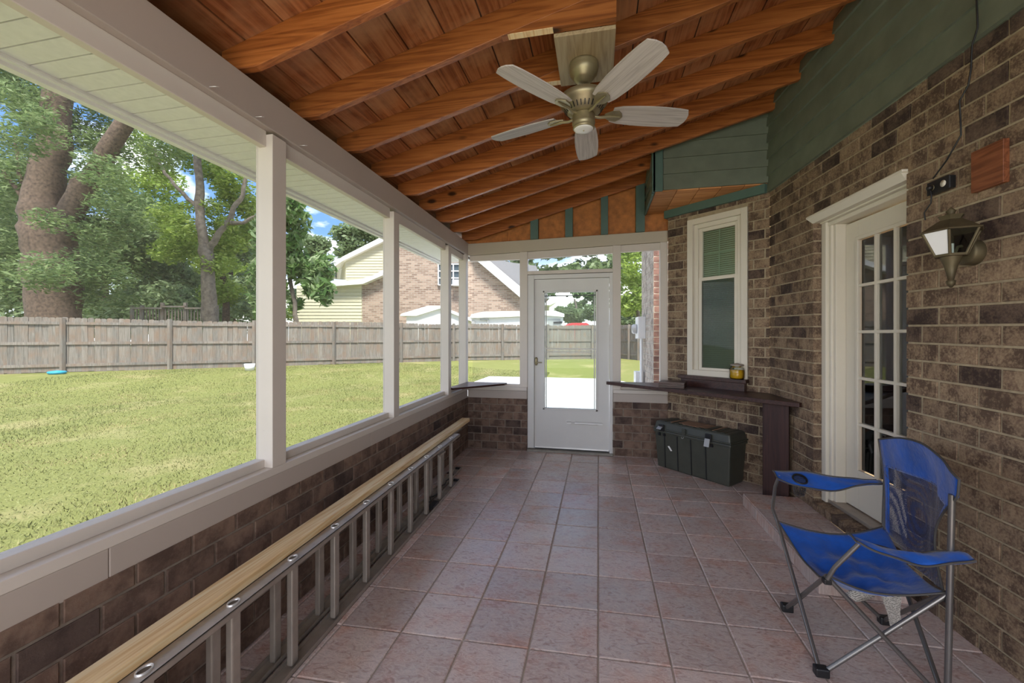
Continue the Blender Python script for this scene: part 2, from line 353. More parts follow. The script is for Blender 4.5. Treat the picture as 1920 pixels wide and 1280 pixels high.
def emit(name, c, s):
    m = bpy.data.materials.new(name); m.use_nodes = True; nt = m.node_tree; nt.nodes.clear(); o = nt.nodes.new('ShaderNodeOutputMaterial'); e = nt.nodes.new('ShaderNodeEmission')
    e.inputs[0].default_value = (*c, 1); e.inputs[1].default_value = s; nt.links.new(e.outputs[0], o.inputs[0]); return m
M['lampglow'] = emit('lit_lamp', (1, .86, .62), 6)
M['whitepane'] = simple('white_pane', (.85, .86, .86), .25, 0, .02)  # plain white, used on one lantern pane; the others are clear glass

# ------------------------------------------------------------------ key planes
YB = 4.95                                    # inner face of back wall
def XL(y): return -(1.51+.02*y)              # inner face of the left screened wall
C0 = Vector((1.546, 4.198)); UR = Vector((.0604, -.9982)); NR = Vector((.9982, .0604))   # right brick wall, s measured from the bay corner towards the camera
UB = Vector((.749, -.663)).normalized(); NB = Vector((.663, .749)).normalized(); LB = 1.043
B0 = C0-UB*LB                                # bay wall start (next to the back wall)
def PR(s, d, z): p = C0+UR*s+NR*d; return Vector((p.x, p.y, z))
def PB(s, d, z): p = B0+UB*s+NB*d; return Vector((p.x, p.y, z))
def onR(px, py, d=0.0):                      # (s, z) on the right wall, d metres behind its face
    v = ray(px, py); k = (C0.x*NR.x+C0.y*NR.y+d)/(v.x*NR.x+v.y*NR.y); p = CAM+v*k
    return (p.x-C0.x)*UR.x+(p.y-C0.y)*UR.y, p.z
def onB(px, py, d=0.0):
    v = ray(px, py); k = (B0.x*NB.x+B0.y*NB.y+d)/(v.x*NB.x+v.y*NB.y); p = CAM+v*k
    return (p.x-B0.x)*UB.x+(p.y-B0.y)*UB.y, p.z
RS = .272
def rz(x): return EYE+1.19+RS*(x+1.55)       # underside of the rafters

# ------------------------------------------------------------------ brick walls
BH, BW, J = .0923, .200, .011
def brickmesh(l, h, d, mt, cache={}):
    key = (round(l, 3), round(h, 3), round(d, 3), mt.name)
    if key not in cache:
        b = .0022; q = MB(); P = []
        for x0, x1, z0, z1, y in ((b, l-b, b, h-b, 0), (0, l, 0, h, b), (0, l, 0, h, d)):
            P += [(x0, y, z0), (x1, y, z0), (x1, y, z1), (x0, y, z1)]
        q.add(P, [(0,1,2,3), (8,11,10,9)]+[(4*k+i, 4*k+4+i, 4*k+4+(i+1) % 4, 4*k+(i+1) % 4) for k in (0, 1) for i in range(4)])
        me = q.mesh('brick', mt); cache[key] = me
    return cache[key]
def brick_wall(name, org, u, length, ztop, joint0, slope, holes, mt, mortar, single, phase=0.0, zbot=0.0, depth=.1, label=None, endgap=(0, 0)):
    """org: 2D point, u: unit direction; local x along u, y away from the room. holes: (s0,s1,z0,z1)."""
    ang = math.atan2(u.y, u.x); o3 = Vector((org.x, org.y, 0))
    # mortar body split round the holes
    q = MB(); xs = sorted(set([0, length]+[h[0]-.006 for h in holes]+[h[1]+.006 for h in holes])); zs = sorted(set([zbot, ztop]+[h[2] for h in holes]+[h[3] for h in holes]))
    for a, b in zip(xs, xs[1:]):
        for c, d in zip(zs, zs[1:]):
            mx_, mz = (a+b)/2, (c+d)/2
            if any(h[0]-.006 < mx_ < h[1]+.006 and h[2] < mz < h[3] for h in holes) or d > ztop+1e-6 or c < zbot-1e-6: continue
            q.box((a, .006, c), (b, depth, d))
    me = q.mesh(name, mortar); w = bpy.data.objects.new(name, me); COL.objects.link(w); w.location = o3; w.rotation_euler = (0, 0, ang)
    WM[w.name] = Matrix.Translation(o3) @ Matrix.Rotation(ang, 4, 'Z'); tag(w, label, None, None, 'structure')
    rest = MB(); k0 = int((zbot-joint0)/BH)-2; k1 = int((ztop-joint0)/BH)+2; cnt = 0
    for k in range(k0, k1):
        # horizontal spans of this course
        z0 = joint0+k*BH
        spans = [(endgap[0], length-endgap[1])]
        zc = z0+BH/2
        for h in holes:
            zz = zc+slope*((h[0]+h[1])/2)
            if h[2]-.03 < zz < h[3]-.02+.03:
                ns = []
                for a, b in spans:
                    if h[1] <= a or h[0] >= b: ns.append((a, b)); continue
                    if h[0] > a: ns.append((a, h[0]))
                    if h[1] < b: ns.append((h[1], b))
                spans = ns
        for a, b in spans:
            off = (phase+(k % 2)*.5)*BW
            # anchor the bond on the edge of an opening where there is one
            anchor = a if any(abs(a-h[1]) < .01 for h in holes) else (b if any(abs(b-h[0]) < .01 for h in holes) else 0)
            x = anchor+off-BW*math.ceil((anchor+off-a)/BW+1)
            while x < b-.02:
                s0 = max(a, x+J/2 if x > a else a); s1 = min(b, x+BW-J/2 if x+BW < b else b)
                if s1-s0 > .025:
                    zz = z0+slope*s0+J/2; hh = BH-J
                    top = min(zz+hh, ztop-.002); bot = max(zz, zbot+.002)
                    if top-bot > .02:
                        r_ = random.Random(int(k*977+x*513)); dy = r_.uniform(-.0015, .0015)
                        if single(s0) and cnt < 299:
                            me = brickmesh(round(s1-s0, 2) if s1-s0 < .18 else BW-J, top-bot, .085, mt)
                            o = bpy.data.objects.new('brick', me); COL.objects.link(o); o.parent = w; o.location = (s0, dy, bot); o.rotation_euler = (0, -math.atan(slope), 0); cnt += 1
                        else: rest.add([(s0, 0, bot), (s1, 0, bot), (s1, .08, bot), (s0, .08, bot), (s0, 0, top), (s1, 0, top), (s1, .08, top), (s0, .08, top)],
                                       [(3,2,1,0),(4,5,6,7),(0,1,5,4),(1,2,6,5),(2,3,7,6),(3,0,4,7)])
                x += BW
    if rest.v:
        me = rest.mesh('brick', mt); o = bpy.data.objects.new('brick', me); COL.objects.link(o); o.parent = w; tag(o, kind='stuff')
    return w
# right house wall with the door opening
DS0, DS1 = .696, 1.569
wr = brick_wall('wall_right', C0, UR, 5.75, 2.728, 1.485, -.018, [(DS0, DS1, 0, 2.296)], M['brick'], M['mortar'], lambda s: s < 2.5, 0, -.02)
wb = brick_wall('wall_bay', B0, UB, LB, 2.74, 1.485+.018-.013, -.0125, [(.235, .855, .985, 2.645)], M['brick'], M['mortar'], lambda s: True, .25, -.02)
# left knee wall and the two brick wings of the back wall
ul = Vector((XL(YB)-XL(-1.5), YB+1.5)); ll = ul.length; ul.normalize()
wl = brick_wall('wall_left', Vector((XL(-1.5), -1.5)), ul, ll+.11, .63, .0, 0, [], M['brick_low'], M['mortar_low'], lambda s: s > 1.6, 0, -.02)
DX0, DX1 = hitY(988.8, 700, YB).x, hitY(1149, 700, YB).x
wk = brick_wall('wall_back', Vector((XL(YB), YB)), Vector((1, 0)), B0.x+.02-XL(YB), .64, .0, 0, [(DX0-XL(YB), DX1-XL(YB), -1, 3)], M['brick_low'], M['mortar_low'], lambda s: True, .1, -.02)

# ------------------------------------------------------------------ floor
q = MB(); q.box((-1.75, -1.6, -.14), (1.78, 5.06, -.007)); fl = q.build('floor', M['grout'], kind='structure', origin=(0, 0, 0))
TS, TY, SK = .3052, .310, .04; g = .0035
for i in range(-6, 6):
    for j in range(-11, 11):
        x0, x1 = max(-1.70, i*TS+g), min(1.70, (i+1)*TS-g); y0, y1 = 1.83+j*TY+g, 1.83+(j+1)*TY-g; y0 = max(y0, -1.58); y1 = min(y1, 5.04)
        if x1-x0 < .03 or y1-y0 < .03: continue
        dz = [random.uniform(-.0009, .0009) for _ in range(4)]; b = .004
        def P(x, y, z): return (x, y+SK*x, z)
        q = MB(); q.add([P(x0+b, y0+b, dz[0]), P(x1-b, y0+b, dz[1]), P(x1-b, y1-b, dz[2]), P(x0+b, y1-b, dz[3]), P(x0, y0, dz[0]-.003), P(x1, y0, dz[1]-.003), P(x1, y1, dz[2]-.003), P(x0, y1, dz[3]-.003),
                         P(x0, y0, -.008), P(x1, y0, -.008), P(x1, y1, -.008), P(x0, y1, -.008)],
                        [(0,1,2,3)]+[(4+k, 4+(k+1) % 4, (k+1) % 4, k) for k in range(4)]+[(8+k, 8+(k+1) % 4, 4+(k+1) % 4, 4+k) for k in range(4)])
        me = q.mesh('tile', M['tile']); o = bpy.data.objects.new('tile', me); COL.objects.link(o); o.parent = fl
# tiled step in front of the house door
SX, SY0, SY1, SZ = 1.17, 2.52, 3.72, .10
stp = thing('tiled_step', (1.4, 3.1, 0), 'low step faced with red slate tiles below the glazed house door', 'step')
q = MB(); q.box((SX+.012, SY0+.012, .001), (1.60, SY1-.012, SZ-.012)); q.build('core', M['grout'], stp)
ys = [SY0+k*(SY1-SY0)/4 for k in range(5)]
for a, b in zip(ys, ys[1:]):
    for x0, x1 in ((SX, SX+.30), (SX+.30, 1.595)):
        MB().box((x0+.002, a+.002, SZ-.012), (x1-.002, b-.002, SZ)).build('tile', M['tile'], stp, bevel=.002)
    MB().box((SX, a+.002, .002), (SX+.011, b-.002, SZ-.013)).build('tile', M['tile'], stp, bevel=.002)
for x0, x1 in ((SX, SX+.30), (SX+.30, 1.595)):
    MB().box((x0+.002, SY0, .002), (x1-.002, SY0+.011, SZ-.013)).build('tile', M['tile'], stp, bevel=.002)

# ------------------------------------------------------------------ ceiling: grooved boards, rafters, roof skin
cq = MB(); a = (-1.62, -1.6, rz(-1.62)+.155); b = (1.9, -1.6, rz(1.9)+.155)
X0r, X1r = -2.22, 1.95
cq.prism([(X0r, -1.6, rz(X0r)+.156), (X1r, -1.6, rz(X1r)+.156), (X1r, -1.6, rz(X1r)+.24), (X0r, -1.6, rz(X0r)+.24)], (0, 6.9, 0))
ceil = cq.build('ceiling', M['groove'], kind='structure', origin=(0, 0, rz(0)+.15))
bw = .2032; x = -1.75; ang = math.atan(RS)
while x < 1.75:
    x1 = x+bw*math.cos(ang)
    MB().prism([(x+.004, -1.55, rz(x+.004)+.141), (x1-.004, -1.55, rz(x1-.004)+.141), (x1-.004, -1.55, rz(x1-.004)+.157), (x+.004, -1.55, rz(x+.004)+.157)], (0, 6.75, 0)).build('deck_board', M['deck'], ceil)
    x = x1
RY = [1.577+.42*k for k in range(-7, 9)]
def xwall(y): return C0.x+UR.x/UR.y*(y-C0.y)
for y in RY:
    xr = 1.60 if y < 4.15 else 1.75
    MB().prism([(-1.68, y-.019, rz(-1.50)), (-1.50, y-.019, rz(-1.50)), (xr, y-.019, rz(xr)), (xr, y-.019, rz(xr)+.141), (-1.68, y-.019, rz(-1.68)+.141)], (0, .038, 0)).build('rafter', M['rafter'], ceil, bevel=.003)

# ------------------------------------------------------------------ left wall timber: sill, apron, posts, header, rails
def lprof(name, m, ya, yb, pts_a, pts_b=None, par=wl, bevel=.003):   # section given as (depth behind inner face, z)
    pts_b = pts_b or pts_a; n = len(pts_a); P = [(XL(ya)-d, ya, z) for d, z in pts_a]+[(XL(yb)-d, yb, z) for d, z in pts_b]
    q = MB(); q.add(P, [list(range(n)), list(range(2*n-1, n-1, -1))]+[(i, n+i, n+(i+1) % n, (i+1) % n) for i in range(n)])
    return q.build(name, m, par, bevel=bevel)
def rect(d0, d1, z0, z1): return [(d0, z0), (d0, z1), (d1, z1), (d1, z0)]
lprof('sill_board', M['trim'], -1.5, YB+.1, rect(0, .15, .722, .760))
lprof('apron_board', M['shadepaint'], -1.5, 1.02, rect(.002, .03, .622, .722), rect(.002, .03, .622, .722))
lprof('apron_board', M['shadepaint'], 1.022, 2.62, rect(.002, .03, .626, .722), rect(.002, .03, .628, .722))
lprof('apron_board', M['shadepaint'], 2.624, YB, rect(.002, .03, .628, .722), rect(.002, .03, .631, .722))
lprof('header_beam', M['shadepaint'], -1.6, YB+.12, rect(-.002, .11, 2.372, 2.56), rect(-.002, .11, 2.42, 2.573), bevel=.004)
PY = [-.805, .45, 1.707, 2.962, 4.227, 4.865]
for k, y in enumerate(PY):
    lprof('post', M['trim'], y, y+.092, rect(.0, .095, .760, 2.38 if k < 5 else 2.43))
for k in range(len(PY)-1):
    ya, yb = PY[k]+.092, PY[k+1]; hz = 2.372+.0073*(ya+1.6); hz2 = 2.372+.0073*(yb+1.6)
    lprof('bottom_rail', M['trim'], ya, yb, rect(.045, .10, .760, .800)); 
    lprof('top_rail', M['trim'], ya, yb, rect(.035, .073, hz-.078, hz), rect(.035, .073, hz2-.078, hz2))
    w = lprof('window_%d' % (k+1), M['screen'], ya+.001, yb-.001, rect(.080, .0805, .80, hz-.005), rect(.080, .0805, .80, hz2-.005), par=None, bevel=0); tag(w, kind='structure')
# small hooks left in the beam
for px, py in ((392, 178), (479, 226), (562, 275)):
    y = 1.51/(-(ray(px).x/ray(px).y)-.02); p = Vector((XL(y)-.0, y, 2.372+.0073*(y+1.6)))
    MB().tube([p+Vector((.0, 0, .012)), p+Vector((.03, 0, .010)), p+Vector((.035, .012, .014)), p+Vector((.025, .02, .02))], .0018, 6).build('hook', M['alu_bright'], wl)

# ------------------------------------------------------------------ eave outside the left wall
ev = thing('roof_eave', (-1.9, 2, 2.40), 'white vinyl soffit panels and fascia under the eave outside the screens', 'eave', kind=None)
y = -1.6; XO = -2.07
while y < 5.2:
    q = MB(); q.box((XO+.01, y+.003, 2.402), (-1.66, y+.082, 2.412)); q.build('soffit_panel', M['vinyl'], ev); y += .085
MB().box((XO+.0, -1.6, 2.413), (-1.63, 5.28, 2.42)).build('backing', M['groove'], ev)
MB().box((XO-.01, -1.6, 2.385), (XO+.008, 5.28, 2.408)).build('channel', M['vinyl'], ev)
MB().box((XO-.055, -1.6, 2.372), (XO-.02, 5.28, 2.52)).build('fascia', M['vinyl'], ev)
MB().box((XO-.022, -1.6, 2.388), (XO+.012, 5.28, 2.392)).build('fascia_return', M['vinyl'], ev)

# ------------------------------------------------------------------ back wall timber (child parts of wall_back)
def bx(name, m, x0, x1, z0, z1, d0=0, d1=.09, par=None, bevel=.003, z0b=None, z1b=None, **kw):
    z0b = z0 if z0b is None else z0b; z1b = z1 if z1b is None else z1b
    q = MB(); q.hexa([(x0, YB+d0, z0), (x1, YB+d0, z0b), (x1, YB+d1, z0b), (x0, YB+d1, z0), (x0, YB+d0, z1), (x1, YB+d0, z1b), (x1, YB+d1, z1b), (x0, YB+d1, z1)])
    return q.build(name, m, par if par is not None else wk, bevel=bevel, **kw)
XW = XL(YB); XE = B0.x+.01
def hx(px): return hitY(px, 600, YB).x
def hz_(px, py): return hitY(px, py, YB).z
HBL, HBR = hz_(882, 479), hz_(1252, 452.7); HTL, HTR = hz_(882, 457), hz_(1252, 432)
def hb(x): return HBL+(HBR-HBL)*(x-XW)/(XE-XW)
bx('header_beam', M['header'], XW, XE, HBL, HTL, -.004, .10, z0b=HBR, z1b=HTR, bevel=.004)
pA0, pA1, pB0, pB1, pC0, pC1 = hx(974.5), hx(988.8), hx(1149), hx(1164), hx(1238), hx(1252)
for x0, x1, zb in ((pA0, pA1, .0), (pB0, pB1, .0), (pC0, XE, .76)):
    zb = .80 if zb == 0 else .76
    bx('post', M['trim'], x0, x1, .775 if zb > .77 else .76, min(hb(x0), hb(x1)), .0, .09)
bx('post', M['trim'], pA1-.03, pA1, -.0, .78, .03, .09); bx('post', M['trim'], pB0, pB0+.03, .0, .78, .03, .09)
# sills
for x0, x1 in ((XW, DX0-.005), (DX1+.005, XE)):
    bx('apron_board', M['shadepaint'], x0, x1, .632, .730, -.004, .03)
    bx('sill_board', M['trim'], x0, x1, .732, .775, -.012, .12)
    bx('bottom_rail', M['trim'], x0 if x0 > XW+.1 else x0+.03, x1-.09 if x0 < 0 and x0 < DX0-.2 else x1-.03, .775, .806, .03, .08)
# top rails
for x0, x1, tl, tr in ((XW+.02, pA0, hz_(884, 489), hz_(974, 486)), (pA1, pB0, hz_(991, 484.8), hz_(1149, 474)), (pB1, pC0, hz_(1166, 472), hz_(1237, 468))):
    bx('top_rail', M['trim'], x0, x1, tl, hb(x0)-.002, .015, .06, z0b=tr, z1b=hb(x1)-.002)
tz0, tz1 = hz_(1070, 512), hz_(1070, 505.5)
bx('transom_bar', M['trim'], pA1, pB0, tz0, tz1, .0, .07)
# screens
def scr(n, x0, x1, z0, z1):
    q = MB(); q.box((x0, YB+.07, z0), (x1, YB+.0705, z1)); return q.build('window_%d' % n, M['screen'], kind='structure')
scr(6, XW+.04, pA0, .806, 2.36); scr(7, pA1, pB0, tz1, 2.40); scr(8, pB1, pC0, .806, 2.42)
# ---- screen door frame and door
fz = hz_(1070, 513)
dfr0, dfr1 = hx(1001), hx(1143)
bx('door_frame', M['doorwhite'], pA1, dfr0, .035, fz, .012, .09); bx('door_frame', M['doorwhite'], dfr1, pB0, .0, fz, .012, .09)
bx('door_frame', M['doorwhite'], dfr0, dfr1, hz_(1070, 521), fz, .012, .09)
bx('threshold', M['cement'], pA1, pB0, 0.0, .022, -.02, .13)
dz0, dz1 = .045, hz_(1070, 521)-.003
dd = thing('door_1', (dfr0, YB+.05, dz0), None, None, kind='structure')
gx0, gx1, gz0, gz1 = hx(1020.5), hx(1117), hz_(1070, 767), hz_(1070, 547)
def dbx(n, m, x0, x1, z0, z1, d0, d1, **k): q = MB(); q.box((x0, YB+d0, z0), (x1, YB+d1, z1)); return q.build(n, m, dd, **k)
e = .002
q = MB()
for a in ((dfr0+e, gx0, dz0, dz1), (gx1, dfr1-e, dz0, dz1), (gx0, gx1, dz0, gz0), (gx0, gx1, gz1, dz1)): q.box((a[0], YB+.045, a[2]), (a[1], YB+.085, a[3]))
q.build('door_slab', M['doorwhite'], dd)
q = MB(); w_ = .022
for a in ((gx0-w_, gx0, gz0-w_, gz1+w_), (gx1, gx1+w_, gz0-w_, gz1+w_), (gx0-w_, gx1+w_, gz0-w_, gz0), (gx0-w_, gx1+w_, gz1, gz1+w_)): q.box((a[0], YB+.036, a[2]), (a[1], YB+.047, a[3]))
q.build('glazing_frame', M['doorwhite'], dd, bevel=.003)
dbx('pane', M['clearglass'], gx0, gx1, gz0, gz1, .063, .067)
gm = hz_(1070, 655)
q = MB(); q.box((gx0+.01, YB+.056, gz0), (gx0+.022, YB+.062, gz1)); q.box((gx1-.022, YB+.056, gz0), (gx1-.01, YB+.062, gz1)); q.build('track', M['steelgrey'], dd)
dbx('sash_bar', M['doorwhite'], gx0, gx1, gm, gm+.012, .052, .063); dbx('sash_bar', M['steelgrey'], gx0, gx1, gm-.035, gm-.028, .052, .062)
zt = hz_(1070, 552.5); dbx('screen_roller', M['black'], gx0-.008, gx1+.008, zt-.01, zt, .04, .06, bevel=.002)
q = MB(); q.box((hx(1062)-.01, YB+.045, zt-.022), (hx(1062)+.018, YB+.055, zt-.01)); q.build('pull_tab', M['black'], dd)
for xa in (gx0-.006, gx1-.002): dbx('roller_end', M['black'], xa, xa+.008, zt-.012, zt+.03, .042, .056)
hp = hitY(1002.5, 677, YB+.04)
MB().lathe([(0, -.05), (.012, -.048), (.019, -.03), (.017, 0), (.019, .03), (.012, .048), (0, .05)], (dfr0+.024, YB+.036, hp.z), 14).build('escutcheon', M['brass'], dd)
MB().tube([(dfr0+.024, YB+.03, hp.z-.012), (dfr0+.03, YB-.005, hp.z-.012), (dfr0+.10, YB-.012, hp.z-.012)], .006, 8).build('handle', M['brass'], dd)
cz = hz_(1100, 794)
MB().tube([(hx(1078), YB-.005, cz), (hx(1121), YB-.005, cz)], .0125, 14).build('closer_cylinder', M['plaswhite'], dd)
MB().tube([(hx(1066), YB-.005, cz), (hx(1078), YB-.005, cz)], .004, 8).build('closer_rod', M['alu_bright'], dd)
MB().box((hx(1063), YB-.01, cz-.008), (hx(1071), YB+.046, cz+.008)).build('closer_bracket', M['plaswhite'], dd)
MB().box((hx(1121), YB-.008, cz-.009), (hx(1130), YB+.015, cz+.009)).build('closer_bracket', M['plaswhite'], dd)
dbx('door_sweep', M['alu_bright'], dfr0+.01, dfr1-.01, dz0-.006, dz0+.012, .03, .045)
dbx('sweep_rubber', M['black'], dfr0+.01, dfr1-.01, dz0-.02, dz0-.004, .05, .075)

# ------------------------------------------------------------------ gable infill above back header: strandboard, teal studs
def ht(x): return HTL+(HTR-HTL)*(x-XW)/(XE-XW)
gq = MB(); gq.prism([(XW-.1, YB+.06, 2.5), (1.75, YB+.06, 2.5), (1.75, YB+.06, rz(1.75)+.15), (XW-.1, YB+.06, rz(XW-.1)+.15)], (0, .03, 0))
gab = gq.build('wall_gable', M['osb'], kind='structure')
sx = [(hx(995), hx(1009.5)), (hx(1060), hx(1074)), (hx(1126.6), hx(1140)), (hx(1192), hx(1208.6))]
for a, b in sx: MB().prism([(a, YB-.03, ht(a)), (b, YB-.03, ht(b)), (b, YB-.03, rz(b)+.01), (a, YB-.03, rz(a)+.01)], (0, .089, 0)).build('stud', M['tealtrim'], gab, bevel=.002)
for xs_, z0_ in (((XW, hx(950)), 0), ((hx(952), hx(994)), 0)):
    a, b = xs_; MB().prism([(a, YB+.045, ht(a)), (b, YB+.045, ht(b)), (b, YB+.045, rz(b)-.02), (a, YB+.045, rz(a)-.0)], (0, .014, 0)).build('panel', M['osb'], gab)

# ------------------------------------------------------------------ teal lap siding above the brick, boxed-out bay head
tw = thing('wall_siding', (C0.x, C0.y, 2.72), None, None, kind='structure')
def lap(nm, P3, s0, s1, z0, z1, par, th=.018, b0=.004):  # one lap board: bottom edge proud
    q = MB(); a = P3(s0, -th-b0, z0); b = P3(s1, -th-b0, z0); c = P3(s1, 0, z0); d = P3(s0, 0, z0); e_ = P3(s0, -b0, z1); f = P3(s1, -b0, z1); g_ = P3(s1, 0, z1); h = P3(s0, 0, z1)
    q.hexa([a, b, c, d, e_, f, g_, h]); return q.build(nm, M['teal'], par)
ex = .152; z = 2.728
MB().hexa([PR(-.02, 0, 2.72), PR(5.75, 0, 2.72), PR(5.75, .08, 2.72), PR(-.02, .08, 2.72), PR(-.02, 0, 3.65), PR(5.75, 0, 3.65), PR(5.75, .08, 3.65), PR(-.02, .08, 3.65)]).build('sheathing', M['teal'], tw)
k = 0
while z < 3.62:
    lap('lap_board', PR, -.02, 5.75, z, z+ex+.01, tw); z += ex; k += 1
# bay head box
Xb0, Xb1, Yb0, Yb1, Zb = .524, 1.55, 4.203, 5.05, 2.82
bh = thing('wall_bay_head', (Xb0, Yb0, Zb), None, None, kind='structure')
def PF(s, d, z): return Vector((Xb0+s, Yb0+.02+d, z))
def PS(s, d, z): return Vector((Xb0+.02+d, Yb1-s, z))
lw, ls = Xb1-Xb0, Yb1-Yb0
MB().prism([(Xb0+.02, Yb0+.02, Zb+.004), (1.60, Yb0+.02, Zb+.004), (1.60, Yb0+.02, rz(1.60)+.1), (Xb0+.02, Yb0+.02, rz(Xb0)+.1)], (0, Yb1-Yb0, 0)).build('sheathing', M['teal'], bh)
z = Zb+.0
while z < 3.45:
    smin = max(.095, (z-.07-rz(Xb0))/RS) if z > rz(Xb0)-.05 else .095
    if smin < lw-.1: lap('lap_board', PF, smin, lw+.03, z, min(z+ex+.01, 3.6), bh)
    if z < rz(Xb0)+.1: lap('lap_board', PS, 0, ls-.07, z-.0, min(z+ex+.01, rz(Xb0)+.14), bh)
    z += ex
MB().box((Xb0-.004, Yb0-.012, Zb-.01), (Xb0+.088, Yb0+.02, rz(Xb0)+.12)).build('corner_board', M['tealtrim'], bh, bevel=.003)
MB().box((Xb0-.012, Yb0-.012, Zb-.01), (Xb0+.02, Yb0+.075, rz(Xb0)+.12)).build('corner_board', M['tealtrim'], bh, bevel=.003)
MB().box((Xb0-.01, Yb0+.07, Zb-.03), (Xb0+.012, Yb1-.1, Zb+.0)).build('skirt_board', M['tealtrim'], bh)
# soffit planks of the head: triangle between head and bay wall, cut into planks
pl = [Vector((Xb0+.02, Yb0+.02)), Vector((1.56, Yb0+.02)), Vector((B0.x+.05, B0.y+.08)), Vector((Xb0+.02, YB))]
def clipx(poly, x, keep_gt):
    r = []
    for i in range(len(poly)):
        a, b = poly[i], poly[(i+1) % len(poly)]; ia = (a.x >= x) == keep_gt; ib = (b.x >= x) == keep_gt
        if ia: r.append(a)
        if ia != ib: t = (x-a.x)/(b.x-a.x); r.append(a+(b-a)*t)
    return r
x = Xb0+.02
while x < 1.5:
    pp = clipx(clipx(pl, x+.003, True), x+.197, False)
    if len(pp) > 2: MB().prism([(p.x, p.y, Zb-.012) for p in pp], (0, 0, .012)).build('soffit_plank', M['planks'], bh)
    x += .2
# trim band over the bay window wall, directly under the head
zb0, zb1 = 2.725, 2.812
tb = MB().hexa([PB(-.03, -.03, zb0), PB(LB-.03, -.03, zb0), PB(LB, .05, zb0), PB(-.03, .05, zb0), PB(-.03, -.03, zb1), PB(LB-.03, -.03, zb1), PB(LB, .05, zb1), PB(-.03, .05, zb1)]).build('trim_1', M['tealtrim'], bevel=.003, kind='structure')

# ------------------------------------------------------------------ bay window
def bwb(n, m, s0, s1, z0, z1, d0, d1, par, bevel=.002, **k):
    q = MB(); q.hexa([PB(s0, d0, z0), PB(s1, d0, z0), PB(s1, d1, z0), PB(s0, d1, z0), PB(s0, d0, z1), PB(s1, d0, z1), PB(s1, d1, z1), PB(s0, d1, z1)]); return q.build(n, m, par, bevel=bevel, **k)
ws0, _ = onB(1299, 500, .02); ws1, _ = onB(1412, 500, .02); _, wz0 = onB(1360, 645, .02); _, wz1 = onB(1360, 385, .02)
ws0 += .0; wz0 = .985; wz1 = 2.645
win = thing('window_9', PB(ws0, 0, wz0), None, None, kind='structure')
c = .05
q = MB()
def fr(q, s0, s1, z0, z1, w, d0, d1, wb_=None):
    wb_ = w if wb_ is None else wb_
    for a in ((s0, s0+w, z0, z1), (s1-w, s1, z0, z1), (s0+w, s1-w, z0, z0+wb_), (s0+w, s1-w, z1-w, z1)):
        q.hexa([PB(a[0], d0, a[2]), PB(a[1], d0, a[2]), PB(a[1], d1, a[2]), PB(a[0], d1, a[2]), PB(a[0], d0, a[3]), PB(a[1], d0, a[3]), PB(a[1], d1, a[3]), PB(a[0], d1, a[3])])
fr(q, .238, .852, wz0, wz1, .06, -.012, .06); q.build('casing', M['cream'], win, bevel=.003)
q = MB(); fr(q, .298, .792, wz0+.01, wz1-.06, .045, .02, .09); q.build('frame', M['cream'], win, bevel=.003)
zm = onB(1365, 519, .05)[1]
q = MB(); fr(q, .343, .747, zm-.012, wz1-.105, .035, .045, .075); q.build('upper_sash', M['cream'], win, bevel=.002)
q = MB(); fr(q, .343, .747, wz0+.05, zm+.02, .035, .03, .06); q.build('lower_sash', M['cream'], win, bevel=.002)
bwb('pane', M['glass'], .378, .712, zm+.02, wz1-.14, .06, .063, win, 0); bwb('pane', M['glass'], .378, .712, wz0+.085, zm-.012, .044, .047, win, 0)
zc_ = (zm+wz1-.12)/2
bwb('grille', M['curtain'], .54, .55, zm+.02, wz1-.14, .066, .072, win, 0); bwb('grille', M['curtain'], .378, .712, zc_, zc_+.01, .066, .072, win, 0)
q = MB(); zz = wz0+.02
bl = MB(); bwb('half_screen', M['halfscreen'], .36, .73, wz0+.06, zm, .036, .0365, win, 0)
while zz < wz1-.07:
    bl.hexa([PB(.35, .092, zz), PB(.74, .092, zz), PB(.74, .102, zz+.018), PB(.35, .102, zz+.018), PB(.35, .093, zz+.0008), PB(.74, .093, zz+.0008), PB(.74, .103, zz+.0188), PB(.35, .103, zz+.0188)]); zz += .0215
bl.build('blind_slats', M['curtain'], win, kind='stuff')
q = MB(); q.hexa([PB(.2, .30, .9), PB(.9, .30, .9), PB(.9, .31, .9), PB(.2, .31, .9), PB(.2, .30, 2.7), PB(.9, .30, 2.7), PB(.9, .31, 2.7), PB(.2, .31, 2.7)]); q.build('room_beyond', M['interior'], win)
# wooden sill box
sl = thing('window_sill_box', PB(.22, 0, .88), 'dark red painted wooden sill box under the bay window', 'sill')
bwb('ledge', M['board'], .17, .865, .950, .985, -.075, .03, sl, .003)
bwb('front_board', M['board'], .19, .845, .86, .950, -.055, -.03, sl, .003)
bwb('end_board', M['board'], .19, .215, .86, .950, -.03, .0, sl); bwb('end_board', M['board'], .82, .845, .86, .950, -.03, .0, sl)
# jar of yellow liquid
js, jz = onB(1385, 650, -.03); jb = PB(js, -.032, .985)
jk = 1.75; jb = PB(js-.01, -.008-.034*jk*.55, .9855)
jar = thing('glass_jar', jb, 'glass jar of yellow liquid with a lid on the bay window sill', 'jar')
sc_ = lambda pr: [(a*jk, b*jk) for a, b in pr]
MB().lathe(sc_([(0, .003), (.030, .003), (.035, .010), (.0355, .050), (0, .051)]), jb, 24).build('liquid', M['honey'], jar)
MB().lathe(sc_([(.0, 0), (.033, 0), (.038, .008), (.038, .055), (.034, .063), (.027, .068), (.027, .074)]), jb, 24).build('glass_body', M['glass'], jar)
MB().lathe(sc_([(0, .073), (.033, .073), (.035, .076), (.033, .080), (.026, .083), (.012, .084), (.010, .087), (0, .088)]), jb, 24).build('lid', M['alu'], jar)

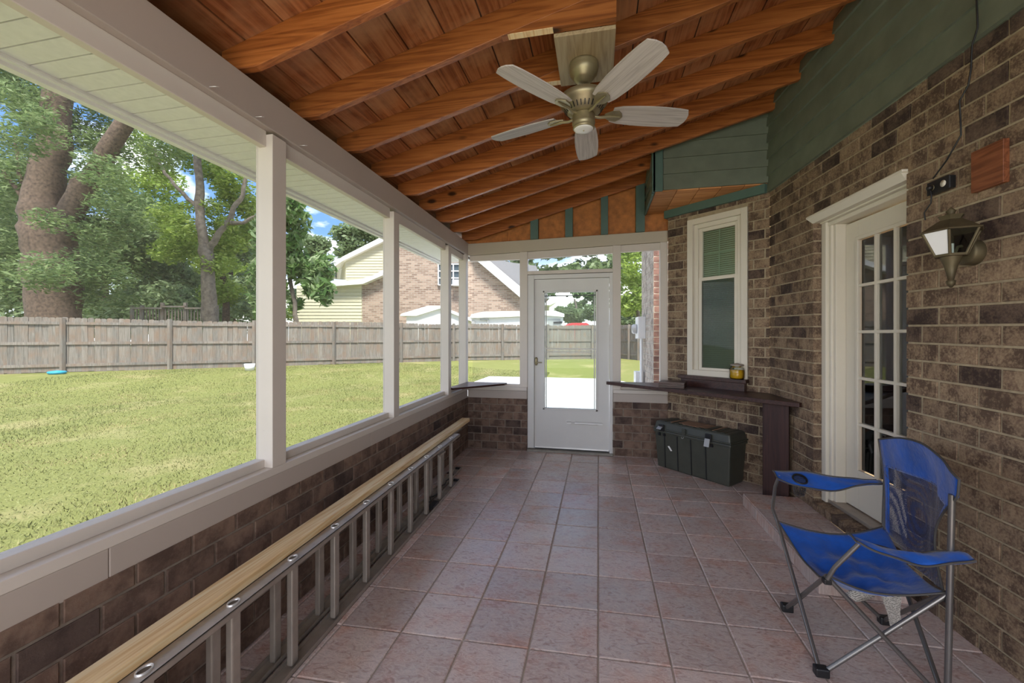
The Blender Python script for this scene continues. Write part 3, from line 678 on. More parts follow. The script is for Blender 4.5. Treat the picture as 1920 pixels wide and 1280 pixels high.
# ------------------------------------------------------------------ glazed house door in its brick recess
dr = thing('door_2', PR(DS0, .06, .17), None, None, kind='structure')
def rb(n, m, s0, s1, z0, z1, d0, d1, par, bevel=.002, **k):
    q = MB(); q.hexa([PR(s0, d0, z0), PR(s1, d0, z0), PR(s1, d1, z0), PR(s0, d1, z0), PR(s0, d0, z1), PR(s1, d0, z1), PR(s1, d1, z1), PR(s0, d1, z1)]); return q.build(n, m, par, bevel=bevel, **k)
zt_ = 2.296; ci = .112
rb('casing', M['cream'], DS0, DS0+.055, .17, zt_-.005, .055, .15, dr, .004); rb('casing', M['cream'], DS0+.055, DS0+.085, .17, zt_-.055, .075, .16, dr, .006); rb('casing', M['cream'], DS0+.085, DS0+ci, .17, zt_-.08, .09, .30, dr, .003)
rb('casing', M['cream'], DS1-.055, DS1, .17, zt_-.005, .055, .15, dr, .004); rb('casing', M['cream'], DS1-.07, DS1-.03, .17, zt_-.06, .09, .30, dr, .003)
rb('head_casing', M['cream'], DS0-.0, DS1, zt_-.055, zt_-.004, .045, .16, dr, .004); rb('head_casing', M['cream'], DS0+.05, DS1-.05, zt_-.085, zt_-.055, .07, .3, dr, .006)
rb('head_cap', M['cream'], DS0-.045, DS1+.012, zt_-.004, zt_+.012, -.03, .08, dr, .004)
q = MB(); q.add([PR(DS0-.01, .0, zt_-.045), PR(DS1, .0, zt_-.045), PR(DS1, -.026, zt_-.004), PR(DS0-.04, -.026, zt_-.004), PR(DS0-.01, .06, zt_-.045), PR(DS1, .06, zt_-.045), PR(DS1, .06, zt_-.004), PR(DS0-.04, .06, zt_-.004)], [(0,1,2,3),(7,6,5,4),(0,4,5,1),(1,5,6,2),(2,6,7,3),(3,7,4,0)]); q.build('crown', M['cream'], dr)
d0_, d1_ = .154, .198; v0, v1 = DS0+ci+.003, DS0+ci+.765
zlow, ztop_ = .205, 2.2
gz_lo, gz_hi = .475, 2.066; gs0, gs1 = DS0+ci+.139, DS0+ci+.139+.49
q = MB()
for a in ((v0, gs0, zlow, ztop_), (gs1, v1, zlow, ztop_), (gs0, gs1, zlow, gz_lo), (gs0, gs1, gz_hi, ztop_)):
    q.hexa([PR(a[0], d0_, a[2]), PR(a[1], d0_, a[2]), PR(a[1], d1_, a[2]), PR(a[0], d1_, a[2]), PR(a[0], d0_, a[3]), PR(a[1], d0_, a[3]), PR(a[1], d1_, a[3]), PR(a[0], d1_, a[3])])
q.build('door_slab', M['cream'], dr, bevel=.002)
q = MB(); w_ = .02
for a in ((gs0-w_, gs0+.004, gz_lo-w_, gz_hi+w_), (gs1-.004, gs1+w_, gz_lo-w_, gz_hi+w_), (gs0, gs1, gz_lo-w_, gz_lo+.004), (gs0, gs1, gz_hi-.004, gz_hi+w_)):
    q.hexa([PR(a[0], d0_-.012, a[2]), PR(a[1], d0_-.012, a[2]), PR(a[1], d0_+.004, a[2]), PR(a[0], d0_+.004, a[2]), PR(a[0], d0_-.012, a[3]), PR(a[1], d0_-.012, a[3]), PR(a[1], d0_+.004, a[3]), PR(a[0], d0_+.004, a[3])])
q.build('glazing_frame', M['cream'], dr, bevel=.003)
ph = (gz_hi-gz_lo)/5; pw = (gs1-gs0)/3
for i in range(1, 3): s = gs0+pw*i; rb('muntin', M['cream'], s-.011, s+.011, gz_lo, gz_hi, d0_-.006, d0_+.03, dr, .003)
for j in range(1, 5): zz = gz_lo+ph*j; rb('muntin', M['cream'], gs0, gs1, zz-.010, zz+.010, d0_-.007, d0_+.03, dr, .003)
for i in range(3):
    for j in range(5): rb('pane', M['doorglass'], gs0+pw*i+.01, gs0+pw*(i+1)-.01, gz_lo+ph*j+.008, gz_lo+ph*(j+1)-.008, d0_+.012, d0_+.015, dr, 0)
rb('threshold', M['alu'], DS0+.05, DS1, .172, .197, .07, .25, dr, .003)
# rowlock sill bricks
nrow = 11; rw = thing('brick_doorstep', PR(DS0, 0, .09), 'sloping row of rowlock bricks forming the doorstep under the glazed door', 'doorstep')
MB().hexa([PR(DS0-.02, .01, .098), PR(DS1+.02, .01, .098), PR(DS1+.02, .12, .098), PR(DS0-.02, .12, .098), PR(DS0-.02, .01, .15), PR(DS1+.02, .01, .15), PR(DS1+.02, .12, .165), PR(DS0-.02, .12, .165)]).build('mortar_bed', M['mortar_low'], rw)
bwid = (DS1-DS0)/nrow
for k in range(nrow):
    s0, s1 = DS0+k*bwid+.005, DS0+(k+1)*bwid-.005; dy = random.uniform(-.008, .004); dz = random.uniform(-.003, .003)
    MB().hexa([PR(s0, -.012+dy, .101), PR(s1, -.012+dy, .101), PR(s1, .10, .101), PR(s0, .10, .101), PR(s0, -.012+dy, .158+dz), PR(s1, -.012+dy, .158+dz), PR(s1, .10, .172+dz), PR(s0, .10, .172+dz)]).build('brick', M['brick'], rw, bevel=.003)
# room behind the glass door
rm = MB(); rm.box((1.92, 1.2, .17), (5.0, 5.6, .19)); rmo = rm.build('floor_indoor', M['woodfloor'], kind='structure')
rm = MB(); rm.box((5.0, 1.2, .17), (5.05, 5.6, 2.6)); rm.box((1.92, 5.55, .17), (5.0, 5.6, 2.6)); rm.box((1.92, 1.15, .17), (5.0, 1.2, 2.6)); rm.box((1.92, 1.2, 2.6), (5.0, 5.6, 2.62)); rm.build('wall_indoor', M['interior'], kind='structure')
lp = thing('ceiling_lamp', (2.9, 4.75, 2.35), 'lit white bowl lamp seen inside through the glazed door', 'lamp')
MB().lathe([(0, .04), (.14, .05), (.17, .10), (.15, .14), (0, .15)], (2.9, 4.75, 2.35), 20).build('bowl', M['lampglow'], lp); MB().tube([(2.9, 4.75, 2.49), (2.9, 4.75, 2.6)], .015).build('stem', M['brass'], lp)
pl_ = bpy.data.lights.new('lamp_bulb', 'POINT'); pl_.energy = 140; pl_.color = (1, .78, .5); pl_.shadow_soft_size = .1; po_ = bpy.data.objects.new('lamp_bulb', pl_); COL.objects.link(po_); po_.location = (2.9, 4.7, 2.28)

# ------------------------------------------------------------------ ceiling fan on its plywood mount
FX, FY, FZ = -.078, 2.25, EYE+1.468
mb = thing('fan_mounting_block', (-.07, 2.2, FZ), 'pale plywood board fixed level across two rafters above the fan', 'board')
MB().box((-.215, 2.02, FZ), (.082, 2.425, FZ+.02)).build('plywood_board', M['plywood'], mb, bevel=.002)
for y in (RY[8], RY[9]):
    MB().prism([(-.47, y-.021, rz(-.47)), (-.42, y-.021, FZ+.021), (.082, y-.021, FZ+.021), (.082, y-.021, rz(.082)), ], (0, .042, 0)).build('levelling_wedge', M['rafter'], mb)
    MB().prism([(-.46, y-.0195, FZ+.021), (-.216, y-.0195, FZ+.021), (-.216, y-.0195, FZ+.019), (-.46, y-.0195, FZ+.019)], (0, .039, 0)).build('cut_face', M['rawpine'], mb)
fan = thing('ceiling_fan', (FX, FY, FZ), 'five-blade antique brass ceiling fan with grey washed blades under the rafters', 'ceiling fan')
c = (FX, FY, FZ)
MB().lathe([(0, 0), (.076, 0), (.079, -.012), (.076, -.020), (.079, -.026), (.073, -.055), (.055, -.075), (.052, -.082), (.048, -.084), (.034, -.103), (.020, -.108), (0, -.108)], c, 32).build('canopy', M['brass'], fan)
MB().tube([(FX, FY, FZ-.10), (FX, FY, FZ-.165)], .011, 12).build('downrod', M['bronze'], fan)
MB().lathe([(.0, -.146), (.022, -.146), (.026, -.158), (.070, -.161), (.106, -.169), (.126, -.182), (.130, -.202), (.126, -.216), (.114, -.226), (.108, -.238), (.084, -.264), (.055, -.274), (0, -.275)], c, 36).build('motor_housing', M['brass'], fan)
q = MB()
for k in range(30):
    t = 2*math.pi*k/30; r0, r1 = .105, .088; q.beam((FX+r0*math.cos(t), FY+r0*math.sin(t), FZ-.243), (FX+r1*math.cos(t), FY+r1*math.sin(t), FZ-.265), .005, .002)
q.build('vent_slots', M['black'], fan)
MB().lathe([(0, -.272), (.056, -.273), (.060, -.280), (.060, -.318), (.062, -.322), (.058, -.330), (.056, -.342), (.058, -.346), (.052, -.352), (0, -.353)], c, 32).build('switch_housing', M['brass'], fan)
MB().lathe([(0, -.358), (.030, -.358), (.050, -.354), (.052, -.350), (.0, -.350)], c, 32).build('light_cap', M['plaswhite'], fan)
MB().lathe([(0, -.362), (.004, -.361), (.004, -.356)], c, 8).build('cap_screw', M['brass'], fan)
bm = None
for k in range(5):
    t = math.radians(17+72*k); ct, st = math.cos(t), math.sin(t)
    R_ = Matrix.Translation(Vector((FX, FY, FZ-.268))) @ Matrix.Rotation(t, 4, 'Z') @ Matrix.Rotation(math.radians(-12), 4, 'X')
    if bm is None:
        out_ = [(.155, .050), (.20, .062), (.28, .069), (.36, .072), (.44, .071), (.51, .067), (.560, .060), (.576, .028), (.580, 0)]
        poly = out_+[(x, -y) for x, y in reversed(out_[:-1])]; q = MB(); q.prism([(x, y, 0) for x, y in poly], (0, 0, .006)); bm = q.mesh('fan_blade', M['blade'])
        q = MB(); q.tube([(.05, 0, -.012), (.09, 0, -.018), (.13, 0, -.010)], .008, 8)
        q.prism([(.115, .012, -.008), (.15, .034, -.008), (.185, .038, -.008), (.205, .02, -.008), (.215, 0, -.008), (.205, -.02, -.008), (.185, -.038, -.008), (.15, -.034, -.008), (.115, -.012, -.008)], (0, 0, .006)); q.tube([(.13, 0, -.010), (.20, 0, -.011)], [.010, .004], 8); im = q.mesh('blade_iron', M['brass'])
    o = bpy.data.objects.new('fan_blade', bm); COL.objects.link(o); o.parent = fan; o.matrix_local = Matrix.Translation(-Vector(c)) @ R_
    o2 = bpy.data.objects.new('blade_iron', im); COL.objects.link(o2); o2.parent = o

# ------------------------------------------------------------------ ladder on its side along the left wall
def XLd(y, d=0): return -1.19-.031*y-d
ld = thing('extension_ladder', (XLd(2), 2, 0), 'two-section aluminium extension ladder lying on its side along the left wall', 'ladder')
def rail(y0, y1, z0, z1, d0, d1, up):
    q = MB(); t = .004
    def bxs(da, db, za, zb): q.hexa([(XLd(y0, da), y0, za), (XLd(y1, da), y1, za), (XLd(y1, db), y1, za), (XLd(y0, db), y0, za), (XLd(y0, da), y0, zb), (XLd(y1, da), y1, zb), (XLd(y1, db), y1, zb), (XLd(y0, db), y0, zb)][::1])
    if up: bxs(d0, d1, z1-t, z1); bxs(d0, d0+t, z0, z1); bxs(d1-t, d1, z0, z1)
    else: bxs(d0, d1, z0, z0+t); bxs(d0, d0+t, z0, z1); bxs(d1-t, d1, z0, z1)
    return q
LE, LF = 3.78, 4.10; L0 = -.9; LH = .457
for (d0, d1, e0, zl) in ((0, .066, LE, 0), (.085, .150, LF, .008)):
    rail(L0, e0, LH-.022-(.004 if d0 else 0), LH-(.004 if d0 else 0), d0, d1, True).build('side_rail', M['alu'], ld); rail(L0, e0, zl+.001, zl+.023, d0, d1, False).build('side_rail', M['alu'], ld)
yr = 3.60; rmesh = None
ring = None
while yr > L0:
    for d in (.033, .118):
        c_ = (XLd(yr, d), yr)
        q = MB(); q.box((c_[0]-.014, c_[1]-.019, .012), (c_[0]+.014, c_[1]+.019, LH-.008)); q.build('rung', M['alu'], ld, bevel=.005)
    # swaged rung end showing as a bright oval cup on the top rail
    cc = Vector((XLd(yr, .033), yr, LH)); q = MB(); P = []; n = 18
    for rr, zz in ((1.0, 0), (1.0, .007), (.86, .007), (.80, -.001)):
        for k in range(n): t = 2*math.pi*k/n; P.append(cc+Vector((.017*rr*math.cos(t), .023*rr*math.sin(t), zz)))
    q.add(P, [(i*n+k, i*n+(k+1) % n, (i+1)*n+(k+1) % n, (i+1)*n+k) for i in range(3) for k in range(n)], True)
    q.build('rung_end', M['alu_bright'], ld)
    q = MB(); q.add([cc+Vector((.0137*math.cos(2*math.pi*k/n), .0185*math.sin(2*math.pi*k/n), .0012)) for k in range(n)], [list(range(n))]); q.build('rung_bore', M['groove'], ld)
    yr -= .298
# rail ends and rope
for (d0, e0, z) in ((0, LE, .012), (0, LE, LH-.012), (.085, LF, .02)):
    MB().box((XLd(e0, d0+.004), e0-.03, z-.009), (XLd(e0, d0+.060), e0+.003, z+.009)).build('end_cap', M['black'], ld, bevel=.003)
def wig(p0, p1, n, amp, seed):
    r_ = random.Random(seed); return [Vector(p0).lerp(Vector(p1), i/n)+Vector((r_.uniform(-amp, amp), 0, abs(r_.uniform(0, amp)))) for i in range(n+1)]
MB().tube(wig((XLd(3.1, .07), 3.1, .03), (XLd(3.75, .10), 3.75, .035), 14, .02, 3), .005, 6).build('rope', M['black'], ld)
MB().tube(wig((XLd(3.66, .075), 3.66, .10), (XLd(3.80, .085), 3.80, .04), 9, .03, 5), .006, 6).build('rope', M['black'], ld)
# ladder fly lock
MB().box((XLd(3.25, -.004), 3.20, .40), (XLd(3.25, .012), 3.34, .414)).build('rung_lock', M['alu'], ld)
MB().box((XLd(3.2, .0), 3.08, .012), (XLd(3.2, .05), 3.20, .04)).build('rung_lock', M['black'], ld)
# lumber
lmb = MB()
def XQ(y): return -1.294-.0328*y
lmb.hexa([(XQ(-.7)+.0445, -.7, .458), (XQ(4.35)+.0445, 4.35, .458), (XQ(4.35)-.0445, 4.35, .458), (XQ(-.7)-.0445, -.7, .458), (XQ(-.7)+.0445, -.7, .496), (XQ(4.35)+.0445, 4.35, .496), (XQ(4.35)-.0445, 4.35, .496), (XQ(-.7)-.0445, -.7, .496)][::1])
lo = lmb.build('lumber_board', M['rawpine'], bevel=.004, label='long new yellow pine board lying on top of the ladder', cat='lumber')

# ------------------------------------------------------------------ counter along the bay, stack of boards, corner shelf
ct = thing('corner_counter', (1.2, 4.2, 0), 'dark red wooden counter running under the bay window on one board leg', 'counter')
CZ = .873
e1 = PB(LB, 0, 0).xy; tip = Vector((C0.x+UR.x*.545, C0.y+UR.y*.545)); fl_ = Vector((.205, YB-.13)); bl_ = Vector((pB1+.01, YB+.0))
poly = [(B0.x, B0.y), (C0.x, C0.y), (tip.x-.004, tip.y), (tip.x-.03, tip.y-.02), (.10, YB-.055), (.09, YB-.03)]
MB().prism([(x, y, CZ-.036) for x, y in poly], (0, 0, .036)).build('top', M['board'], ct, bevel=.003)
# leg made of two boards
p1, p2 = hitZ(1437, 900, .0), hitZ(1466, 922, .0)
MB().hexa([(1.385, 3.90, .002), (1.53, 3.77, .002), (1.55, 3.80, .002), (1.405, 3.93, .002), (1.385, 3.90, CZ-.037), (1.53, 3.77, CZ-.037), (1.55, 3.80, CZ-.037), (1.405, 3.93, CZ-.037)]).build('leg', M['board_v'], ct, bevel=.003)
MB().hexa([(1.395, 3.94, .002), (1.42, 3.925, .002), (1.50, 4.05, .002), (1.475, 4.07, .002), (1.395, 3.94, CZ-.037), (1.42, 3.925, CZ-.037), (1.50, 4.05, CZ-.037), (1.475, 4.07, CZ-.037)]).build('leg', M['board_v'], ct, bevel=.003)
stk = thing('board_stack', (.72, 4.55, CZ), 'short flat stack of dark red wooden boards on the counter left end', 'boards')
for k in range(4):
    z0 = CZ+.001+k*.0145; dx = random.uniform(-.004, .004)
    a = Vector((.605+dx, 4.44)); u = Vector((.98, -.20)).normalized()*.245; v = Vector((.30, .95)).normalized()*.22
    P = [a, a+u, a+u+v, a+v]; MB().hexa([(p.x, p.y, z0) for p in P]+[(p.x, p.y, z0+.0135) for p in P]).build('board', M['board'], stk, bevel=.0015)
cs = MB(); P = [(-1.565, 4.29), (-1.11, 4.83), (-1.10, 4.93), (-1.60, 4.93), (-1.64, 4.33)]
cs.prism([(x, y, .807) for x, y in P], (0, 0, .022)); cs.build('corner_shelf', M['board'], bevel=.002, label='small dark brown corner shelf board resting on the left screen sill', cat='shelf')
# left-over strip at the right sill
MB().box((pB1, YB+.0, .807), (pC0, YB+.028, .822)).build('sill_strip', M['board'], wk)

# ------------------------------------------------------------------ storage trunk
TA = Vector((.583, 4.665)); TD = Vector((1.184, 4.087)); tu = (TD-TA).normalized(); tn = Vector((-tu.y, tu.x)); TL = (TD-TA).length; TDp = .315; TH = .505
def PT(s, d, z): p = TA+tu*s+tn*d; return Vector((p.x, p.y, z))
tk = thing('storage_trunk', PT(TL/2, TDp/2, 0), 'dark green plastic storage trunk with metal latches on the floor under the counter', 'trunk')
def tb_(q, s0, s1, d0, d1, z0, z1, tp=0):
    return q.hexa([PT(s0+tp, d0+tp, z0), PT(s1-tp, d0+tp, z0), PT(s1-tp, d1-tp, z0), PT(s0+tp, d1-tp, z0), PT(s0, d0, z1), PT(s1, d0, z1), PT(s1, d1, z1), PT(s0, d1, z1)])
tb_(MB(), .008, TL-.008, .008, TDp-.008, .002, .385, .022).build('body', M['trunk'], tk, bevel=.014)
tb_(MB(), 0, TL, 0, TDp, .372, .400).build('rim', M['trunk'], tk, bevel=.008)
q = MB(); q.hexa([PT(.0, .0, .405), PT(TL, .0, .405), PT(TL, TDp, .405), PT(0, TDp, .405), PT(.018, .018, TH-.012), PT(TL-.018, .018, TH-.012), PT(TL-.018, TDp-.018, TH-.012), PT(.018, TDp-.018, TH-.012)]); q.build('lid', M['trunk'], tk, bevel=.016)
tb_(MB(), -.004, TL+.004, -.004, TDp+.004, .403, .418).build('lid_rim', M['trunk'], tk, bevel=.005)
for s in (.13, .28, .43, .585): 
    tb_(MB(), s-.006, s+.006, .012, .03, .012, .37).build('front_rib', M['black'], tk, bevel=.003) if 0 else MB().hexa([PT(s-.005, .024, .01), PT(s+.005, .024, .01), PT(s+.005, .04, .01), PT(s-.005, .04, .01), PT(s-.006, .004, .37), PT(s+.006, .004, .37), PT(s+.006, .02, .37), PT(s-.006, .02, .37)]).build('front_rib', M['black'], tk, bevel=.002)
for k in range(9):
    s = .10+k*.08
    tb_(MB(), s-.022, s+.022, .03, TDp-.03, TH-.014, TH-.008).build('lid_rib', M['trunk'], tk, bevel=.003)
tb_(MB(), .26, .56, .07, TDp-.06, TH-.008, TH-.005).build('cardboard_sheet', M['paper'], tk); tb_(MB(), .33, .50, .03, TDp-.10, TH-.005, TH-.002).build('cardboard_sheet', M['paper'], tk)
tb_(MB(), .19, .20, .03, TDp-.03, TH-.008, TH-.003).build('strap', M['paper'], tk); tb_(MB(), .64, .65, .03, TDp-.03, TH-.008, TH-.003).build('strap', M['paper'], tk)
for i, s in enumerate((.105, .625)):
    lt = tb_(MB(), s-.03, s+.03, -.016, .002, .395, .465).build('latch', M['black'], tk, bevel=.004)
    if i == 0: MB().hexa([PT(s-.035, -.05, .418), PT(s+.02, -.05, .418), PT(s+.02, -.012, .44), PT(s-.035, -.012, .44), PT(s-.035, -.05, .424), PT(s+.02, -.05, .424), PT(s+.02, -.012, .446), PT(s-.035, -.012, .446)]).build('latch_lever', M['alu_bright'], lt, bevel=.002)
    else: MB().hexa([PT(s-.03, -.035, .345), PT(s+.022, -.035, .345), PT(s+.022, -.015, .42), PT(s-.03, -.015, .42), PT(s-.03, -.042, .347), PT(s+.022, -.042, .347), PT(s+.022, -.022, .422), PT(s-.03, -.022, .422)]).build('latch_lever', M['steelgrey'], lt, bevel=.002)
    for ds in (-.03, .03): tb_(MB(), s+ds-.01, s+ds+.01, -.012, .01, .345, .372).build('latch_keeper', M['black'], lt, bevel=.002)
hp_ = tb_(MB(), .345, .385, -.014, .0, .40, .465).build('hasp', M['trunk'], tk, bevel=.003)
MB().tube([PT(.352, -.02, .385), PT(.352, -.028, .372), PT(.372, -.028, .372), PT(.372, -.02, .385)], .003, 6).build('hasp_loop', M['steelgrey'], hp_)
MB().hexa([PT(.165, .016, .245), PT(.185, .016, .250), PT(.218, .018, .205), PT(.200, .018, .200), PT(.165, .013, .245), PT(.185, .013, .250), PT(.218, .015, .205), PT(.200, .015, .200)]).build('torn_sticker', M['plaswhite'], tk)

# ------------------------------------------------------------------ wall lantern, outlet box, plaque, wire
ls_, lz_ = onR(1828, 473.5); bp = PR(ls_, 0, lz_)
ln = thing('wall_lantern', bp, 'weathered bronze carriage lantern mounted on the brick beside the glazed door', 'wall lamp')
nI = Vector((-NR.x, -NR.y, 0)); up = Vector((0, 0, 1))
MB().lathe([(.0, 0), (.056, 0), (.057, .004), (.056, .036), (.050, .045), (.02, .047), (.0, .047)], bp, 24, axis=nI).build('backplate', M['bronze'], ln)
lc = atz(1783, 452, 1.83); LX, LY = lc.x, lc.y
def LZ(py): return EYE+(HOR-py)*1.83/F
LC = Vector((LX, LY, 0)); ra = math.radians(-8); NS = 6
def sq(r, z): return [LC+Vector((r*math.cos(ra+k*math.pi/3), r*math.sin(ra+k*math.pi/3), z)) for k in range(NS)]
def frus(q, r0, z0, r1, z1):
    a, b = sq(r0, z0), sq(r1, z1); return q.add(a+b, [list(range(NS-1, -1, -1)), list(range(NS, 2*NS))]+[(i, (i+1) % NS, NS+(i+1) % NS, NS+i) for i in range(NS)])
ze, zg, zt2 = LZ(436), LZ(478), LZ(539)
q = MB(); frus(q, .108, ze, .112, ze+.006); frus(q, .106, ze+.006, .040, ze+.055); frus(q, .034, ze+.055, .036, ze+.06); frus(q, .036, ze+.06, .046, ze+.074); q.build('roof', M['bronze'], ln)
q = MB(); q.lathe([(.02, ze+.075), (.012, ze+.085), (.018, ze+.095), (0, ze+.115)], (LX, LY, 0), 12); q.build('finial', M['bronze'], ln)
A, B = sq(.098, ze), sq(.056, zg)
for k in range(NS):
    MB().tube([A[k], B[k]], .0055, 6).build('corner_bar', M['bronze'], ln)
    a0, a1, b0, b1 = A[k], A[(k+1) % NS], B[k], B[(k+1) % NS]; cin = (a0+a1+b0+b1)/4; inn = (Vector((LX, LY, cin.z))-cin).normalized()*.002
    MB().hexa([b0.lerp(b1, .06), b0.lerp(b1, .94), b0.lerp(b1, .94)+inn, b0.lerp(b1, .06)+inn, a0.lerp(a1, .05), a0.lerp(a1, .95), a0.lerp(a1, .95)+inn, a0.lerp(a1, .05)+inn]).build('pane', M['whitepane'] if k == 3 else M['glass'], ln, label='white pane' if k == 3 else None)
q = MB(); frus(q, .058, zg-.008, .060, zg+.002); q.build('base_plate', M['bronze'], ln)
MB().lathe([(0, zt2), (.004, zt2), (.014, zt2+.015), (.016, zt2+.03), (.010, zt2+.034), (.022, zg-.05), (.032, zg-.02), (.036, zg-.008)], (LX, LY, 0), 12).build('tail', M['bronze'], ln)
MB().tube([(LX, LY, zg+.0), (LX, LY, zg+.05)], .010, 10).build('candle', M['plaswhite'], ln)
pa = bp+nI*.03; pb_ = Vector((LX, LY, zg-.03)); q = MB()
q.tube([pa+up*.0, pa.lerp(pb_, .25)+up*.045, pa.lerp(pb_, .6)+up*.05, pb_], .006, 8); q.build('arm', M['brass'], ln)
# outlet
os0, oz0 = onR(1752, 352); os1, oz1 = onR(1793, 345); oz = 2.13
ozc = onR(1773, 347)[1]
ob = thing('outlet_box', PR((os0+os1)/2, 0, ozc), 'dark outdoor outlet box with one plug on the brick above the lantern', 'outlet')
rb('box', M['black'], os0, os1, ozc-.030, ozc+.030, -.028, .0, ob, .003)
rb('cover_plate', M['black'], os0-.002, os1+.002, ozc-.032, ozc+.032, -.032, -.028, ob, .001)
for k, s in enumerate((os0+.028, os1-.028)):
    MB().lathe([(0, 0), (.015, 0), (.016, .002), (0, .0025)], PR(s, -.032, ozc), 14, axis=nI).build('socket', M['cream'] if k else M['bronze'], ob)
MB().lathe([(0, 0), (.012, 0), (.012, .016), (.006, .02), (0, .02)], PR(os0+.028, -.034, ozc), 12, axis=nI).build('plug', M['black'], ob)
# plaque
p0, zA = onR(1820, 300, -.024); p1_, zB = onR(1881, 300, -.024); zlo, zhi = onR(1850, 352, -.024)[1], onR(1850, 273, -.024)[1]
pq = MB(); 
for a in (1,): pq.hexa([PR(p0, -.024, zlo), PR(p1_, -.024, zlo), PR(p1_, -.0, zlo), PR(p0, -.0, zlo), PR(p0, -.024, zhi), PR(p1_, -.024, zhi), PR(p1_, -.0, zhi), PR(p0, -.0, zhi)])
pq.build('wood_plaque', M['plaque'], bevel=.002, label='square red-brown wooden plaque fixed to the brick right of the outlet', cat='plaque')
# wire
def wr_(pts, d=-.012): return [PR(*((lambda sz: (sz[0], d, sz[1]))(onR(px, py)))) for px, py in pts]
MB().tube(wr_([(1846, -60), (1848, 0), (1850, 50), (1839, 84), (1837, 128), (1832, 158), (1815, 188), (1817, 225), (1818, 252), (1790, 300), (1764, 334)], -.034), .0035, 6).build('power_cord', M['black'], label='thin black power cord hanging down the wall to the outlet box', cat='cord')
MB().tube(wr_([(1759, 352), (1762, 366), (1761, 380), (1748, 398), (1750, 412)], -.036), .003, 6).build('lantern_wire', M['black'], label='short black wire from the outlet box down to the lantern', cat='wire')

# ------------------------------------------------------------------ folding camp chair
Z = Vector
Fnf, Fff, Ffr, Fnr = Z((.895, 1.92, 0)), Z((.935, 2.335, 0)), Z((1.36, 2.33, 0)), Z((1.285, 1.85, 0))
Snf, Sff, Sfr, Snr = Z((.912, 1.906, .42)), Z((.924, 2.405, .42)), Z((1.42, 2.43, .43)), Z((1.298, 1.868, .42))
Anf, Aff = Z((1.0, 1.855, .605)), Z((1.012, 2.61, .605))
Tn, Tf = Z((1.296, 1.85, .875)), Z((1.462, 2.50, .86))
An_r, Af_r = Z((1.30, 1.80, .60)), Z((1.46, 2.53, .63))
ch = thing('camping_chair', (1.13, 2.12, 0), 'blue folding camping chair with mesh back on thin grey tubes', 'chair')
foot = .026
def tubep(n, pts, r=.009, m='graymetal'): return MB().tube(pts, r, 10).build(n, M[m], ch)
u_ = Z((0, 0, foot*.6))
tubep('leg', [Fnf+u_, Sff]); tubep('leg', [Fff+u_, Snf]); tubep('leg', [Fnf+u_+Z((.012, 0, 0)), Snr]); tubep('leg', [Snf, Fnr+u_]); tubep('leg', [Fff+u_+Z((.01, 0, 0)), Sfr]); tubep('leg', [Sff, Ffr+u_])
tubep('leg', [Fnr+u_+Z((0, .012, 0)), Sfr]); tubep('leg', [Ffr+u_, Snr+Z((0, .01, 0))])
tubep('back_post', [Fnr+u_, Tn+Z((.004, 0, -.07))], .0108); tubep('back_post', [Sfr, Tf+Z((.01, 0, -.05))], .0108)
tubep('arm_post', [Snf+Z((.0, -.005, -.01)), Snf+Z((.02, -.02, .05)), Anf+Z((-.002, 0, -.02)), Anf], .0085); tubep('arm_post', [Sff, Sff+Z((-.005, .05, .05)), Aff+Z((-.03, -.02, -.06)), Aff], .0085)
for f in (Fnf, Fff, Ffr, Fnr): MB().box(f+Z((-.022, -.018, .001)), f+Z((.030, .018, .038))).build('foot', M['black'], ch, bevel=.006)
for s in (Snf, Snr, Sfr): MB().box(s+Z((-.014, -.014, -.03)), s+Z((.014, .014, -.008))).build('joint', M['black'], ch, bevel=.004)
def cloth(name, fn, nu, nv, m, th=.003, uv0=(0, 1, 0, 1)):
    q = MB(); P = [fn(uv0[0]+(uv0[1]-uv0[0])*i/nu, uv0[2]+(uv0[3]-uv0[2])*j/nv) for i in range(nu+1) for j in range(nv+1)]
    q.add(P, [(i*(nv+1)+j, (i+1)*(nv+1)+j, (i+1)*(nv+1)+j+1, i*(nv+1)+j+1) for i in range(nu) for j in range(nv)], True)
    o = q.build(name, M[m], ch); s = o.modifiers.new('solid', 'SOLIDIFY'); s.thickness = th; return o
def seat(u, v):  # u: front->rear, v: near->far
    a = Snf.lerp(Sff, v); b = Snr.lerp(Sfr, v); p = a.lerp(b, u)
    sag = -.085*math.sin(math.pi*v)*(1-.25*u)-.038*math.sin(math.pi*u)-.02*math.sin(math.pi*v)*(1-u)**3-.024*math.sin(math.pi*u)*(1-v)**2
    cut = .045*math.sin(math.pi*v)*(1-u)-.05*math.sin(math.pi*v)*0
    wr = .013*math.sin(9*u+7*v)*math.sin(math.pi*v)*u*(1-u)*4+.010*math.sin(26*v+9*u+2*math.sin(8*u))*math.sin(math.pi*u)*math.sin(math.pi*v)+.005*math.sin(31*u-11*v)*math.sin(math.pi*v)
    n_in = .035*math.sin(math.pi*u)*(1 if v > .5 else -1)*-abs(2*v-1)**3
    return p+Z((cut, n_in, sag+wr+.006))
cloth('seat', seat, 26, 26, 'blue', .004)
def edge(fn, a, b, n=24): return [fn(a[0]+(b[0]-a[0])*i/n, a[1]+(b[1]-a[1])*i/n) for i in range(n+1)]
q = MB(); q.tube(edge(seat, (0, 0), (0, 1)), .004, 6); q.tube(edge(seat, (0, 0), (1, 0)), .004, 6); q.tube(edge(seat, (0, 1), (1, 1)), .004, 6); q.build('seat_piping', M['piping'], ch)
Bn, Bf = seat(1, .04), seat(1, .96)
